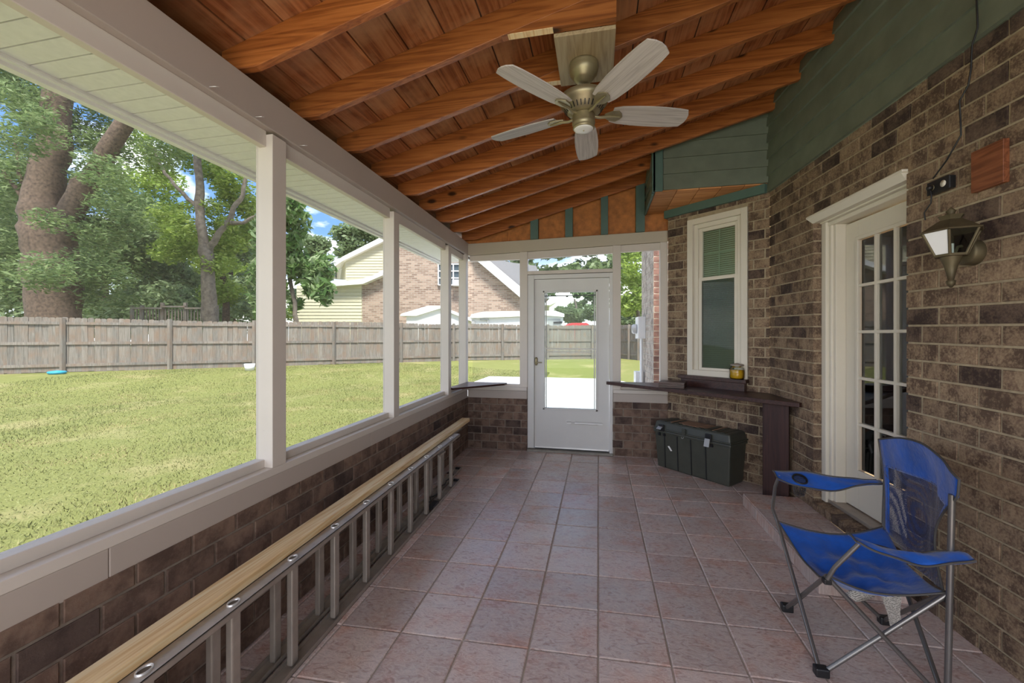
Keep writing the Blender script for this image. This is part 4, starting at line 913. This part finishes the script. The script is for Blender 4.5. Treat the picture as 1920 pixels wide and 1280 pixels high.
def back(u, v):  # u: bottom->top, v: near->far
    Tn, Tf = globals()['Tn']+Z((.0, -.045, .0)), globals()['Tf']+Z((-.03, .0, .0))
    lo_ = seat(1, .04+.92*v); hi = Tn.lerp(Tf, v)+Z((0, 0, .065*math.sin(math.pi*min(1, max(0, v)))))
    p = lo_.lerp(hi, u); w = 1-.10*math.sin(math.pi*u)
    c_ = (lo_.lerp(hi, u)); mid = seat(1, .5).lerp(Tn.lerp(Tf, .5), u); dv = (v-.5)*2
    bow = Z((.93, -.25, 0))*(.075*math.sin(math.pi*v)*(.3+.7*math.sin(math.pi*min(u*.9+.1, 1))))
    pinch = -(Tf-Tn)*((.34 if v < .5 else .06)*math.sin(math.pi*min(1, u*1.15+.02))*dv*.5)
    return p+bow*.8+pinch+Z((.007*math.sin(11*v+4*u)+.006*math.sin(math.pi*v)*math.sin(17*v-9*u+2*math.sin(5*v)), 0, 0))
cloth('back_mesh', back, 16, 22, 'bluemesh', .0015, (0, .72, 0, 1)); cloth('back_top', back, 12, 22, 'blue', .004, (.70, 1, 0, 1))
def strip(n, a): return cloth(n, back, 16, 2, 'blue', .003, (0, .72, a, a+.06))
strip('back_strap', .0); strip('back_strap', .94)
q = MB(); q.tube(edge(back, (0, 0), (1, 0))+edge(back, (1, 0), (1, 1))[1:]+edge(back, (1, 1), (0, 1))[1:], .0045, 6); q.build('back_piping', M['piping'], ch)
def armf(A0, A1, side, hole):
    def fn(u, v):
        c_ = A0.lerp(A1, u)+Z((0, 0, -.024*math.sin(math.pi*u))); w = (.030+.026*math.sin(math.pi*min(1, u*1.25+.1)) if hole else .034+.012*math.sin(math.pi*u)); d = (v-.5)*2
        tw = .018*math.sin(math.pi*u)
        return c_+Z((0, d*w, -tw*abs(d)*1.2*(0 if hole else 1)+(.030*d*math.sin(math.pi*min(1, u+.12)) if hole else 0)+.003+.004*math.sin(14*u+3*d)))
    return fn
fN = armf(Anf+Z((-.02, 0, .0)), An_r+Z((.02, .01, 0)), 1, 0); fF = armf(Aff+Z((-.02, 0, 0)), Af_r, 1, 1)
for fn in (fN, fF):
    cloth('armrest', fn, 20, 6, 'blue', .006)
    q = MB(); q.tube(edge(fn, (0, 0), (1, 0)), .004, 6); q.tube(edge(fn, (0, 1), (1, 1)), .004, 6); q.tube(edge(fn, (0, 0), (0, 1), 6), .004, 6); q.build('armrest_piping', M['piping'], ch)
cc = fF(.24, .5)+Z((0, -.004, -.004)); MB().lathe([(.030, .012), (.037, .012), (.039, .002), (.030, .002), (.030, .012)], cc, 20, axis=(0, -.5, .86)).build('cup_ring', M['black'], ch)
MB().lathe([(.030, -.005), (.031, -.04), (.028, -.075), (.020, -.086), (0, -.087)], cc, 18).build('cup_net', M['blacknet'], ch)
MB().lathe([(0, .010), (.029, .010)], cc, 20, axis=(0, -.5, .86)).build('cup_hole', M['blacknet'], ch)
# care labels hanging under the seat
lb = seat(.42, .02)+Z((.02, .05, -.02))
def labelm():
    m, nt, b = mat('printed_label', .8); v = coords(nt, (1, 1, 1), False); sp = nt.nodes.new('ShaderNodeSeparateXYZ'); nt.links.new(v, sp.inputs[0])
    w = nt.nodes.new('ShaderNodeTexWave'); w.bands_direction = 'Z'; w.inputs['Scale'].default_value = 42; nt.links.new(v, w.inputs[0]); f = noise(nt, v, 190, 2, .7)
    k = mixc(nt, 1, ramp(nt, w.outputs[0], [(.55, (0, 0, 0)), (.65, (1, 1, 1))]), ramp(nt, f, [(.44, (0, 0, 0)), (.5, (1, 1, 1))]), 'MULTIPLY')
    nt.links.new(mixc(nt, k, (.50, .46, .40), (.10, .09, .08)), b.inputs['Base Color']); return m
M['label'] = labelm()
lt_ = hitY(1672, 1120, 2.02); q = MB(); P = []
lb0 = atz(1651, 1114, 1.80); lb1 = atz(1690, 1118, 1.76); lb2 = atz(1692, 1178, 1.76); lb3 = atz(1671, 1182, 1.80)
q.add([lb0, lb1, lb1.lerp(lb2, .5)+Z((-.006, 0, 0)), lb2, lb3, lb0.lerp(lb3, .5)+Z((.005, 0, 0))], [(0, 1, 2, 5), (5, 2, 3, 4)]); o = q.build('care_label', M['label'], ch); o.modifiers.new('s', 'SOLIDIFY').thickness = .001
q = MB(); w0 = [atz(1583, 1112, 1.83), atz(1600, 1104, 1.80), atz(1625, 1108, 1.80), atz(1643, 1110, 1.79)]; w1 = [atz(1595, 1118, 1.82), atz(1605, 1128, 1.78), atz(1622, 1126, 1.80), atz(1640, 1118, 1.79)]
q.add(w0+w1, [(0, 1, 5, 4), (1, 2, 6, 5), (2, 3, 7, 6)], True); o = q.build('care_label', M['paper'] if 0 else M['label'], ch); o.modifiers.new('s', 'SOLIDIFY').thickness = .001

# ------------------------------------------------------------------ outdoors: ground, pad, fence
FP = [Vector((-21.5, 5.1)), Vector((-17.2, 8.7)), Vector((-5.9, 18.1)), Vector((1.07, 21.3)), Vector((3.6, 16.9)), Vector((6.5, 11.9))]
fn_ = Vector((-.640, .768)); 
def fdist(x, y):
    p = Vector((x, y)); best = 1e9
    for a, b in zip(FP, FP[1:]):
        d = b-a; t = max(0, min(1, (p-a).dot(d)/d.dot(d))); best = min(best, (p-a-d*t).length)
    return best
def gz(x, y):
    f = fdist(x, y); side = 1 if (Vector((x, y))-FP[1]).dot(Vector((-.640, .768))) < 0 or y < 10 else -1
    t = max(0, min(1, (5.5-f)/4.5)) if side > 0 else 1; t = t*t*(3-2*t); base = -.06
    beyond = (Vector((x, y))-FP[1]).dot(Vector((-.640, .768)))
    if beyond > 0 or y > 21.3: t = 1
    return base+(.28-base)*t
nx, ny = 150, 110; xs = np.concatenate([np.linspace(-60, -24, 18), np.linspace(-23, 8, 100), np.linspace(9, 45, 18)]); ysn = np.concatenate([np.linspace(-14, 0, 14), np.linspace(.5, 26, 84), np.linspace(27, 80, 20)])
V = np.array([(x, y, gz(x, y)) for x in xs for y in ysn]); nyv = len(ysn)
Fq = np.array([(i*nyv+j, (i+1)*nyv+j, (i+1)*nyv+j+1, i*nyv+j+1) for i in range(len(xs)-1) for j in range(nyv-1)])
me = npmesh('lawn', V, Fq, M['lawn']); lawn = bpy.data.objects.new('lawn', me); COL.objects.link(lawn); tag(lawn, 'mown green lawn spreading between the porch and the wooden fence', 'lawn', None, 'structure')
# grass blades (near lawn), nobody could count them
nb = 210000; px_ = -1.8-rng.random(nb)**1.5*13; py_ = rng.uniform(-1.0, 15.5, nb)
ok = np.array([fdist(a, b) > .25 and (Vector((a, b))-FP[1]).dot(Vector((-.640, .768))) < 0 for a, b in zip(px_[:], py_[:])]) if False else ((px_+17.2)*-.640+(py_-8.7)*.768 < -.3)
ok &= ~((px_ > -3.75) & (py_ > 5.0) & (py_ < 14)); px_, py_ = px_[ok], py_[ok]; nb = len(px_)
dd_ = np.array([gz(a, b) for a, b in zip(px_[::1], py_[::1])]) 
th_ = rng.uniform(0, 2*np.pi, nb); hh_ = rng.uniform(.012, .036, nb)*(1+.5*np.sin(px_*2.1)*np.sin(py_*1.7)); ww_ = rng.uniform(.0026, .0055, nb)*(1+np.hypot(px_, py_)*.05); ln_ = rng.uniform(.01, .045, nb); la_ = rng.uniform(0, 2*np.pi, nb)
V = np.empty((nb, 3, 3)); V[:, 0] = np.stack([px_-ww_*np.cos(th_), py_-ww_*np.sin(th_), dd_-.004], 1); V[:, 1] = np.stack([px_+ww_*np.cos(th_), py_+ww_*np.sin(th_), dd_-.004], 1); V[:, 2] = np.stack([px_+ln_*np.cos(la_), py_+ln_*np.sin(la_), dd_+hh_], 1)
me = npmesh('grass', V.reshape(-1, 3), np.arange(nb*3).reshape(-1, 3), M['blades']); gr = bpy.data.objects.new('grass', me); COL.objects.link(gr); tag(gr, 'short tufts of yellow-green grass covering the lawn', 'grass', None, 'stuff')
MB().box((-3.75, 5.08, -.12), (7.5, 13.9, -.002)).build('patio_slab', M['concrete'], bevel=.01, label='wide pale concrete slab outside the back door', cat='patio', kind='structure')
MB().box((-2.0, -1.6, -.14), (-1.62, 5.0, -.03)).build('footing_strip', M['cement'], kind='structure', label='cement footing along the outside of the porch wall', cat='footing')
fen = thing('wooden_fence', (-5.9, 18.1, .28), 'weathered grey wooden privacy fence around the back lawn', 'fence')
FHt = 1.68; q = MB(); h = FHt; w = .1445; t = .018; cdd = .03
q.prism([(0, 0, 0), (w, 0, 0), (w, 0, h-cdd), (w-cdd, 0, h), (cdd, 0, h), (0, 0, h-cdd)], (0, t, 0)); pm = q.mesh('picket', M['fence']); npk = 0
fo = Vector((-5.9, 18.1, .28)); over = MB()
for si, (a, b) in enumerate(zip(FP, FP[1:])):
    d = b-a; Lg = d.length; d.normalize(); nrm = Vector((d.y, -d.x)); ang_ = math.atan2(d.y, d.x); s = 0
    while s < Lg:
        p = a+d*s; hz0 = .27+.03*math.sin(s*.7+si)+random.uniform(-.012, .012)
        o = bpy.data.objects.new('picket', pm); COL.objects.link(o); o.parent = fen; o.location = Vector((p.x, p.y, hz0))-fo; o.rotation_euler = (random.uniform(-.01, .01), random.uniform(-.008, .008), ang_); npk += 1
        s += .146
    for zr in (.30, .98, 1.60):
        s = 0
        while s < Lg-.05:
            e_ = min(Lg, s+2.44); pa_, pb2 = a+d*s+nrm*.02, a+d*e_+nrm*.02
            MB().beam((pa_.x, pa_.y, .20+zr), (pb2.x, pb2.y, .20+zr), .038, .085).build('rail', M['fence'], fen); s = e_
def onfence(px):
    r_ = ray(px); best = None
    for a, b in zip(FP[1:], FP[2:]):
        d = b-a; det = r_.x*(-d.y)-(-d.x)*r_.y
        if abs(det) < 1e-6: continue
        t = (a.x*(-d.y)-(-d.x)*a.y)/det; s = (r_.x*a.y-r_.y*a.x)/det
        if t > 0 and -.02 <= s <= 1.02 and (best is None or t < best[0]): nn = Vector((d.y, -d.x)).normalized(); best = (t, a+d*s+nn*.06)
    return best[1] if best else None
for px in (119, 319, 477, 626, 752, 850, 942, 1027, 1110, 1181, 1199):
    p = onfence(px)
    if p: MB().box((p.x-.05, p.y-.05, .18), (p.x+.05, p.y+.05, 1.97)).build('post', M['fence'], fen, bevel=.006)
# small things at the foot of the fence
bp_ = hitZ(107, 705, .22); tr = thing('toy_sled', (bp_.x, bp_.y, bp_.z-.0), 'bright blue plastic lid lying at the foot of the fence', 'toy')
gzz = gz(bp_.x, bp_.y); MB().lathe([(0, .0), (.17, .0), (.20, .03), (.21, .07), (.17, .09), (0, .11)], (bp_.x, bp_.y, gzz), 20).build('lid', M['bluetoy'], tr)
bu = hitZ(468, 695, .25); b2 = MB().lathe([(0, 0), (.13, 0), (.16, .22), (.15, .22), (.12, .03), (0, .03)], (bu.x, bu.y, gz(bu.x, bu.y)), 16).build('bucket', M['white'], label='small white bucket beside the fence foot', cat='bucket')

# ------------------------------------------------------------------ outer house wall beyond the right screen, meter box
ew0 = Vector((.80, 6.4)); ew1 = Vector((.735, 7.45)); eu = (ew0-ew1).normalized()
brick_wall('wall_outer', ew1, eu, (ew1-ew0).length, 2.95, 0, 0, [], M['brick_out'], M['mortar_out'], lambda s: False, 0, -.05)
brick_wall('wall_outer_return', Vector((.803, 6.4)), Vector((.998, -.06)).normalized(), .9, 2.95, 0, 0, [], M['brick_return'], M['mortar_out'], lambda s: True, 0, -.05)
en = Vector((-eu.y, eu.x)); inw = -en
def PE(s, d, z): p = ew1+eu*s+inw*d; return Vector((p.x, p.y, z))
mt_ = thing('meter_box', PE(.25, 0, 1.2), 'grey electric meter box with conduit on the outer house wall', 'meter box')
def pe(n, m, s0, s1, z0, z1, d0, d1): 
    q = MB(); q.hexa([PE(s0, d1, z0), PE(s1, d1, z0), PE(s1, d0, z0), PE(s0, d0, z0), PE(s0, d1, z1), PE(s1, d1, z1), PE(s1, d0, z1), PE(s0, d0, z1)]); return q.build(n, m, mt_, bevel=.004)
pe('box', M['plaswhite'], .10, .40, 1.36, 1.72, 0.001, .12); MB().lathe([(0, 0), (.08, 0), (.08, .06), (.06, .08), (0, .085)], PE(.25, .12, 1.52), 16, axis=(inw.x, inw.y, 0)).build('meter', M['steelgrey'], mt_)
MB().tube([PE(.3, .05, -.02), PE(.3, .05, 1.36)], .028, 10).build('conduit', M['plaswhite'], mt_); pe('junction_box', M['plaswhite'], .05, .28, .52, .80, .001, .14)
MB().box((1.2, 5.1, 2.5), (1.3, 5.2, 2.6)) if 0 else None

# ------------------------------------------------------------------ neighbour house, sheds beyond the fence (real size, about 30 m away)
D3 = Vector((-SN, CS, 0)); R3 = Vector((CS, SN, 0))
def Q(px, py, z):
    if py == 640: py = HOR+(EYE-.2)*F/z
    return atz(px, py, z)
def slab(nm, pts, z, depth, m, par, **k): return MB().prism([Q(x, y, z) for x, y in pts], D3*depth).build(nm, M[m], par, **k)
nh = thing('neighbour_house', Q(820, 640, 30)-Vector((0, 0, Q(820, 640, 30).z-.28)), 'neighbouring house with brown brick gable, cream siding and white eaves beyond the fence', 'house')
nh.rotation_euler = (0, 0, YAW); WM[nh.name] = Matrix.Translation(nh.location) @ Matrix.Rotation(YAW, 4, 'Z')
slab('brick_gable', [(679, 640), (679, 530), (717, 512), (770, 420), (815, 384), (975, 548), (1010, 578), (1010, 640)], 30, 5, 'farbrick', nh)
slab('side_wall', [(556, 640), (556, 545), (679, 529), (679, 640)], 30.05, 5, 'siding', nh)
# lap lines as real boards on the cream walls
q = MB(); k = 0
for y in np.arange(541, 640, 6.2):
    q.prism([Q(556, y, 29.99), Q(678, y, 29.99), Q(678, y-6.0, 30.03), Q(556, y-6.0, 30.03)], D3*.05)
q.build('siding_boards', M['siding'], nh, kind='stuff')
slab('upper_storey', [(648, 525), (648, 484), (717, 452), (800, 410), (800, 525)], 33, 5, 'siding', nh)
q = MB()
for y in np.arange(520, 455, -5.2):
    xr_ = 717; q.prism([Q(649+max(0, (484-y))*1.9, y, 32.97), Q(xr_, y, 32.97), Q(xr_, y-5.0, 33.01), Q(649+max(0, 484-y)*1.9, y-5.0, 33.01)], D3*.05)
q.build('siding_boards', M['siding'], nh, kind='stuff')
MB().hexa([Q(614, 522, 39), Q(648, 524, 33), Q(648, 524, 33)+D3*.2, Q(614, 522, 39)+D3*.2, Q(614, 506, 39), Q(648, 484, 33), Q(648, 484, 33)+D3*.2, Q(614, 506, 39)+D3*.2]).build('upper_side_wall', M['siding'], nh)
for px in (627, 639): MB().beam(Q(px, 520, 35.5), Q(px, 502, 35.5), .35, .3, R3).build('window', M['darkglass'], nh)
slab('rake_board', [(642, 489), (642, 481), (717, 443), (800, 400), (800, 410), (717, 453)], 32.6, .8, 'white', nh)
slab('eave_board', [(642, 489), (642, 481), (612, 503), (612, 509)], 32.8, 1.2, 'white', nh)
slab('eave_board', [(609, 531), (612, 537), (680, 532), (717, 516), (720, 505), (700, 516), (676, 523)], 29.4, .7, 'white', nh)
slab('rake_board', [(875, 443), (893, 487), (975, 557), (985, 557), (985, 545), (905, 478), (880, 443)], 29.4, .5, 'white', nh)
slab('rake_board', [(880, 445), (862, 430), (890, 487), (900, 487)], 29.6, .3, 'white', nh)
slab('roof', [(905, 480), (915, 494), (990, 560), (1030, 560), (1005, 498), (960, 492)], 30.2, 4, 'roof', nh)
wd = slab('window', [(822, 534), (822, 495), (866, 492), (866, 534)], 29.9, .1, 'darkglass', nh)
q = MB()
for xx in (822, 836, 850, 864): q.beam(Q(xx, 534, 29.85), Q(xx, 494, 29.85), .08, .08, R3)
for yy in (495, 508, 521, 534): q.beam(Q(822, yy, 29.85), Q(866, yy, 29.85), .08, .08)
q.build('window_bars', M['white'], wd)
slab('air_conditioner', [(848, 535), (848, 524), (866, 524), (866, 535)], 29.3, .6, 'white', nh)
MB().box(Q(789, 437, 29.9), Q(795, 431, 29.6)).build('flood_light', M['white'], nh)
# white barn-roofed shed
sh = thing('garden_shed', Q(815, 640, 25.6)-Vector((0, 0, Q(815, 640, 25.6).z-.28)), 'white garden shed with low gable roof behind the fence', 'shed')
slab('wall', [(762, 640), (762, 592), (779, 592), (823, 578), (878, 600), (878, 640)], 25.6, 2, 'white', sh)
slab('roof', [(750, 592), (752, 588), (802, 573), (826, 573), (888, 598), (886, 603), (825, 578), (780, 592)], 25.4, 2.3, 'white', sh)
tl = thing('cargo_trailer', Q(960, 640, 23)-Vector((0, 0, Q(960, 640, 23).z-.28)), 'white enclosed cargo trailer parked behind the fence', 'trailer')
slab('body', [(884, 640), (884, 594), (1056, 592), (1056, 640)], 23, 2.1, 'white', tl)
slab('roof', [(880, 596), (884, 589), (905, 584), (1040, 582), (1058, 588), (1058, 594), (1020, 591), (920, 595)], 22.8, 2.4, 'plaswhite', tl)
slab('door', [(1027, 636), (1027, 598), (1051, 597), (1051, 636)], 22.95, .06, 'steelgrey', tl)
slab('hinge', [(1038, 606), (1038, 603), (1054, 602), (1054, 606)], 22.9, .05, 'black', tl)
slab('hatch', [(900, 600), (900, 597), (916, 597), (916, 618), (914, 618), (914, 600)], 22.9, .05, 'steelgrey', tl)
slab('far_house_roof' if 0 else 'flap', [(884, 612), (884, 600), (890, 600), (890, 612)], 22.9, .05, 'steelgrey', tl)
fh = thing('distant_house', Q(1015, 640, 48)-Vector((0, 0, Q(1015, 640, 48).z-.28)), 'pale distant house whose eave shows through the door glass', 'house')
slab('wall', [(960, 640), (960, 575), (1030, 572), (1030, 640)], 48, 5, 'siding', fh); slab('eave', [(940, 572), (940, 558), (1045, 555), (1045, 566), (1030, 572)], 46, 8, 'white', fh)
rc = thing('red_car', Q(1085, 620, 34), 'red vehicle roof just showing above the fence behind the door', 'car')
slab('roof', [(1058, 640), (1060, 611), (1072, 605), (1100, 605), (1112, 613), (1114, 640)], 34, 2, 'red', rc)
# neighbour's deck railing above the fence
dk = thing('deck_railing', Q(350, 600, 22), 'weathered wooden deck railing rising behind the fence', 'railing')
for x0 in (246, 265, 303, 346, 397, 405): slab('post', [(x0-2.5, 620), (x0-2.5, 567 if x0 in (303, 346) else 572), (x0+2.5, 567 if x0 in (303, 346) else 572), (x0+2.5, 620)], 21.5, .12, 'fence', dk)
for a, b in ((246, 303), (303, 346), (346, 405)): slab('top_rail', [(a, 579 if a != 303 else 576), (a, 576 if a != 303 else 573), (b, 576 if a != 303 else 573), (b, 579 if a != 303 else 576)], 21.4, .15, 'fence', dk)
for x0 in range(250, 404, 6): slab('baluster', [(x0-.8, 620), (x0-.8, 579), (x0+.8, 579), (x0+.8, 620)], 21.5, .05, 'fence', dk)

# ------------------------------------------------------------------ trees
def leafcloud(cents, n, size, flat=.5, elong=2.0):
    """cents: (k,4) centre+radius; returns quads scattered through blobs"""
    C = np.array(cents); idx = rng.choice(len(C), n, p=(C[:, 3]**2)/np.sum(C[:, 3]**2)); d = rng.normal(size=(n, 3)); d /= np.linalg.norm(d, axis=1)[:, None]
    r = C[idx, 3]*rng.random(n)**.45; P = C[idx, :3]+d*r[:, None]*np.array([1, 1, flat+.3])
    a = rng.normal(size=(n, 3)); a[:, 2] *= flat; a /= np.linalg.norm(a, axis=1)[:, None]; b = np.cross(a, rng.normal(size=(n, 3))); b /= np.linalg.norm(b, axis=1)[:, None]+1e-6
    s = size*rng.uniform(.6, 1.3, n)[:, None]; a *= s*elong/2; b *= s/2
    V = np.stack([P-a, P+b*.9, P+a, P-b*.9], 1).reshape(-1, 3); return V, np.arange(n*4).reshape(-1, 4)
def foliage(par, cents, n, size, m, flat=.5, elong=2.0):
    V, Fq = leafcloud(cents, n, size, flat, elong); Mi = wm(par).inverted(); V = V-np.array(par.location); me = npmesh('foliage', V, Fq, M[m])
    o = bpy.data.objects.new('foliage', me); COL.objects.link(o); o.parent = par; return o
def limb(par, pts, z, r0, r1, m='bark', nm='branch', wob=.06):
    P = []; R_ = []
    n = len(pts)
    for i in range(n-1):
        a, b = pts[i], pts[i+1]
        for k in range(3):
            t = k/3; P.append(Q(a[0]+(b[0]-a[0])*t, a[1]+(b[1]-a[1])*t, z)+D3*random.uniform(-wob, wob)+R3*random.uniform(-wob, wob)); R_.append(r0+(r1-r0)*((i+t)/(n-1)))
    P.append(Q(*pts[-1], z)); R_.append(r1); R_ = [r*random.uniform(.93, 1.07) for r in R_]; return MB().tube(P, R_, 12).build(nm, M[m], par)
def blobs(boxes, z, zr, rad, k):
    r = []
    for (x0, y0, x1, y1, w_) in boxes:
        for _ in range(max(1, int(k*w_))):
            p = Q(random.uniform(x0, x1), random.uniform(y0, y1), z+random.uniform(-zr, zr)); r.append((p.x, p.y, p.z, rad*random.uniform(.6, 1.3)))
    return r
def tree(name, px, z, label, group=None):
    p = Q(px, 640, z); return thing(name, (p.x, p.y, .28), label, 'tree', 0, group)
t1 = tree('oak_tree', 100, 16, 'huge brown-barked tree with forked trunk behind the left fence')
limb(t1, [(104, 640), (101, 560), (94, 480), (90, 430), (92, 395)], 16, .80, .76, nm='trunk')
limb(t1, [(82, 440), (80, 385), (90, 330), (102, 270), (108, 200), (120, 100), (128, -60)], 16, .62, .36); limb(t1, [(108, 455), (130, 405), (160, 350), (188, 305), (215, 260), (280, 150), (330, 0)], 16, .46, .24)
limb(t1, [(60, 365), (42, 340), (34, 300), (28, 262)], 16, .09, .04); limb(t1, [(50, 380), (20, 340), (0, 318), (-40, 300)], 16, .08, .04)
foliage(t1, blobs([(-60, 60, 90, 330, 22), (130, 180, 420, 340, 20), (-60, 330, 60, 590, 12), (130, 340, 260, 590, 14), (-200, -300, 400, 0, 12)], 17, 1.6, 1.0, 1)+blobs([(40, 160, 150, 330, 4), (60, 400, 120, 440, 1), (150, 300, 230, 400, 3), (70, 500, 150, 590, 3)], 14.2, .6, .7, 1), 70000, .062, 'leafA', .35, 3.2)
t2 = tree('forked_tree', 394, 21, 'slender grey-barked forked tree behind the fence beside the first post')
limb(t2, [(394, 640), (393, 560), (388, 490), (385, 462)], 21, .34, .30, 'barkgrey', 'trunk'); limb(t2, [(384, 470), (377, 420), (374, 380), (372, 330), (370, 260), (372, 120)], 21, .24, .14, 'barkgrey')
limb(t2, [(390, 470), (408, 445), (425, 415), (438, 390), (455, 365), (462, 330), (470, 280)], 21, .17, .07, 'barkgrey'); limb(t2, [(433, 418), (455, 418), (478, 404), (500, 390)], 21, .11, .05, 'barkgrey'); limb(t2, [(374, 390), (350, 372), (325, 345), (303, 315), (290, 280)], 21, .11, .05, 'barkgrey')
foliage(t2, blobs([(270, 240, 440, 330, 16), (390, 330, 480, 400, 8), (290, 380, 480, 500, 22), (200, -100, 520, 250, 14)], 22.5, 1.6, .8, 1), 26000, .10, 'leafB', .4, 2.2)
t3 = tree('slim_tree', 424, 24, 'slim dark-trunked tree right of the grey forked tree'); limb(t3, [(424, 640), (424, 570), (418, 520), (408, 490), (402, 460)], 24, .2, .12, 'bark', 'trunk')
foliage(t3, blobs([(400, 430, 490, 560, 14)], 24, 1.2, .8, 1), 6000, .12, 'leafB', .5, 2)
t4 = tree('magnolia_tree', 556, 19, 'magnolia tree with broad glossy leaves leaning over the fence'); limb(t4, [(556, 640), (554, 590), (545, 520), (535, 440)], 19, .12, .07, 'barkgrey', 'trunk')
foliage(t4, blobs([(470, 400, 575, 590, 24), (560, 480, 612, 570, 7), (500, 330, 560, 420, 6)], 18.5, 1, .5, 1), 5200, .19, 'leafC', .9, 2.4)
bg_specs = [(-60, 27, 'leafA', [(-140, 250, 60, 600, 14)]), (60, 30, 'leafD', [(-20, 330, 160, 600, 14)]), (200, 27, 'leafA', [(120, 380, 260, 600, 16)]), (270, 32, 'leafB', [(200, 330, 340, 600, 16)]), (340, 28, 'leafD', [(270, 400, 400, 600, 14)]),
            (440, 36, 'leafD', [(380, 430, 500, 600, 14)]), (500, 42, 'leafB', [(450, 470, 560, 600, 12)]), (150, 44, 'leafD', [(60, 420, 320, 600, 18)]), (380, 46, 'leafB', [(300, 460, 500, 600, 18)])]
hg = thing('shrub_bank', (-14, 22, .28), 'dense bank of green shrubs along the far side of the fence under the trees', 'shrubs')
foliage(hg, blobs([(-150, 570, 560, 625, 60)], 25, 1.5, 1.1, 1)+blobs([(-150, 560, 520, 615, 50)], 48, 3, 2.0, 1), 26000, .17, 'leafD', .6, 2)
labs = ['dark feathery tree at the far left edge behind the fence', 'pale tree mass behind the huge forked trunk', 'grey-green feathery tree right of the huge forked trunk', 'bright yellow-green tree between the two forked trees', 'soft green tree behind the deck railing',
        'hazy tree behind the slim dark trunk', 'yellow-green tree behind the first porch post', 'deep row of distant woodland behind the left trees', 'deep row of bright woodland behind the deck railing']
for (px, z, m, bx_), lb_ in zip(bg_specs, labs):
    t = tree('woodland_tree', px, z, lb_, 'trees beyond the fence'); limb(t, [(px, 640), (px+random.randint(-8, 8), 540), (px+random.randint(-10, 10), 440)], z, .22, .12, 'bark', 'trunk'); foliage(t, blobs(bx_, z, 2.5, 1.5, 1), 13000, .17, m, .5, 2)
for px, z, m, bx_, lb_, s in ((650, 50, 'leafD', [(632, 425, 715, 500, 14), (700, 440, 760, 560, 6)], 'leafy tree rising behind the cream upper storey', .3), (585, 60, 'leafD', [(545, 440, 605, 590, 14)], 'hazy tree behind the magnolia', .32),
                              (960, 55, 'leafD', [(860, 440, 1200, 515, 70), (1000, 500, 1160, 560, 14)], 'tall distant trees seen through the transom above the door', .5), (1080, 40, 'leafD', [(1040, 545, 1130, 600, 16)], 'small spreading tree seen through the door glass', .2),
                              (1195, 26, 'leafB', [(1160, 460, 1225, 585, 16), (1180, 400, 1240, 480, 6)], 'bright green tree seen through the right screen', .15), (1185, 34, 'leafD', [(1158, 560, 1215, 620, 10)], 'grey bushy tree low in the right screen', .2)):
    t = tree('garden_tree', px, z, lb_); limb(t, [(px, 640), (px+4, 600), (px-3, 560)], z, .16, .09, 'barkgrey', 'trunk'); foliage(t, blobs(bx_, z, 2, 1.3 if s > .25 else .75, 1), 6500, s, m, .5, 1.9)
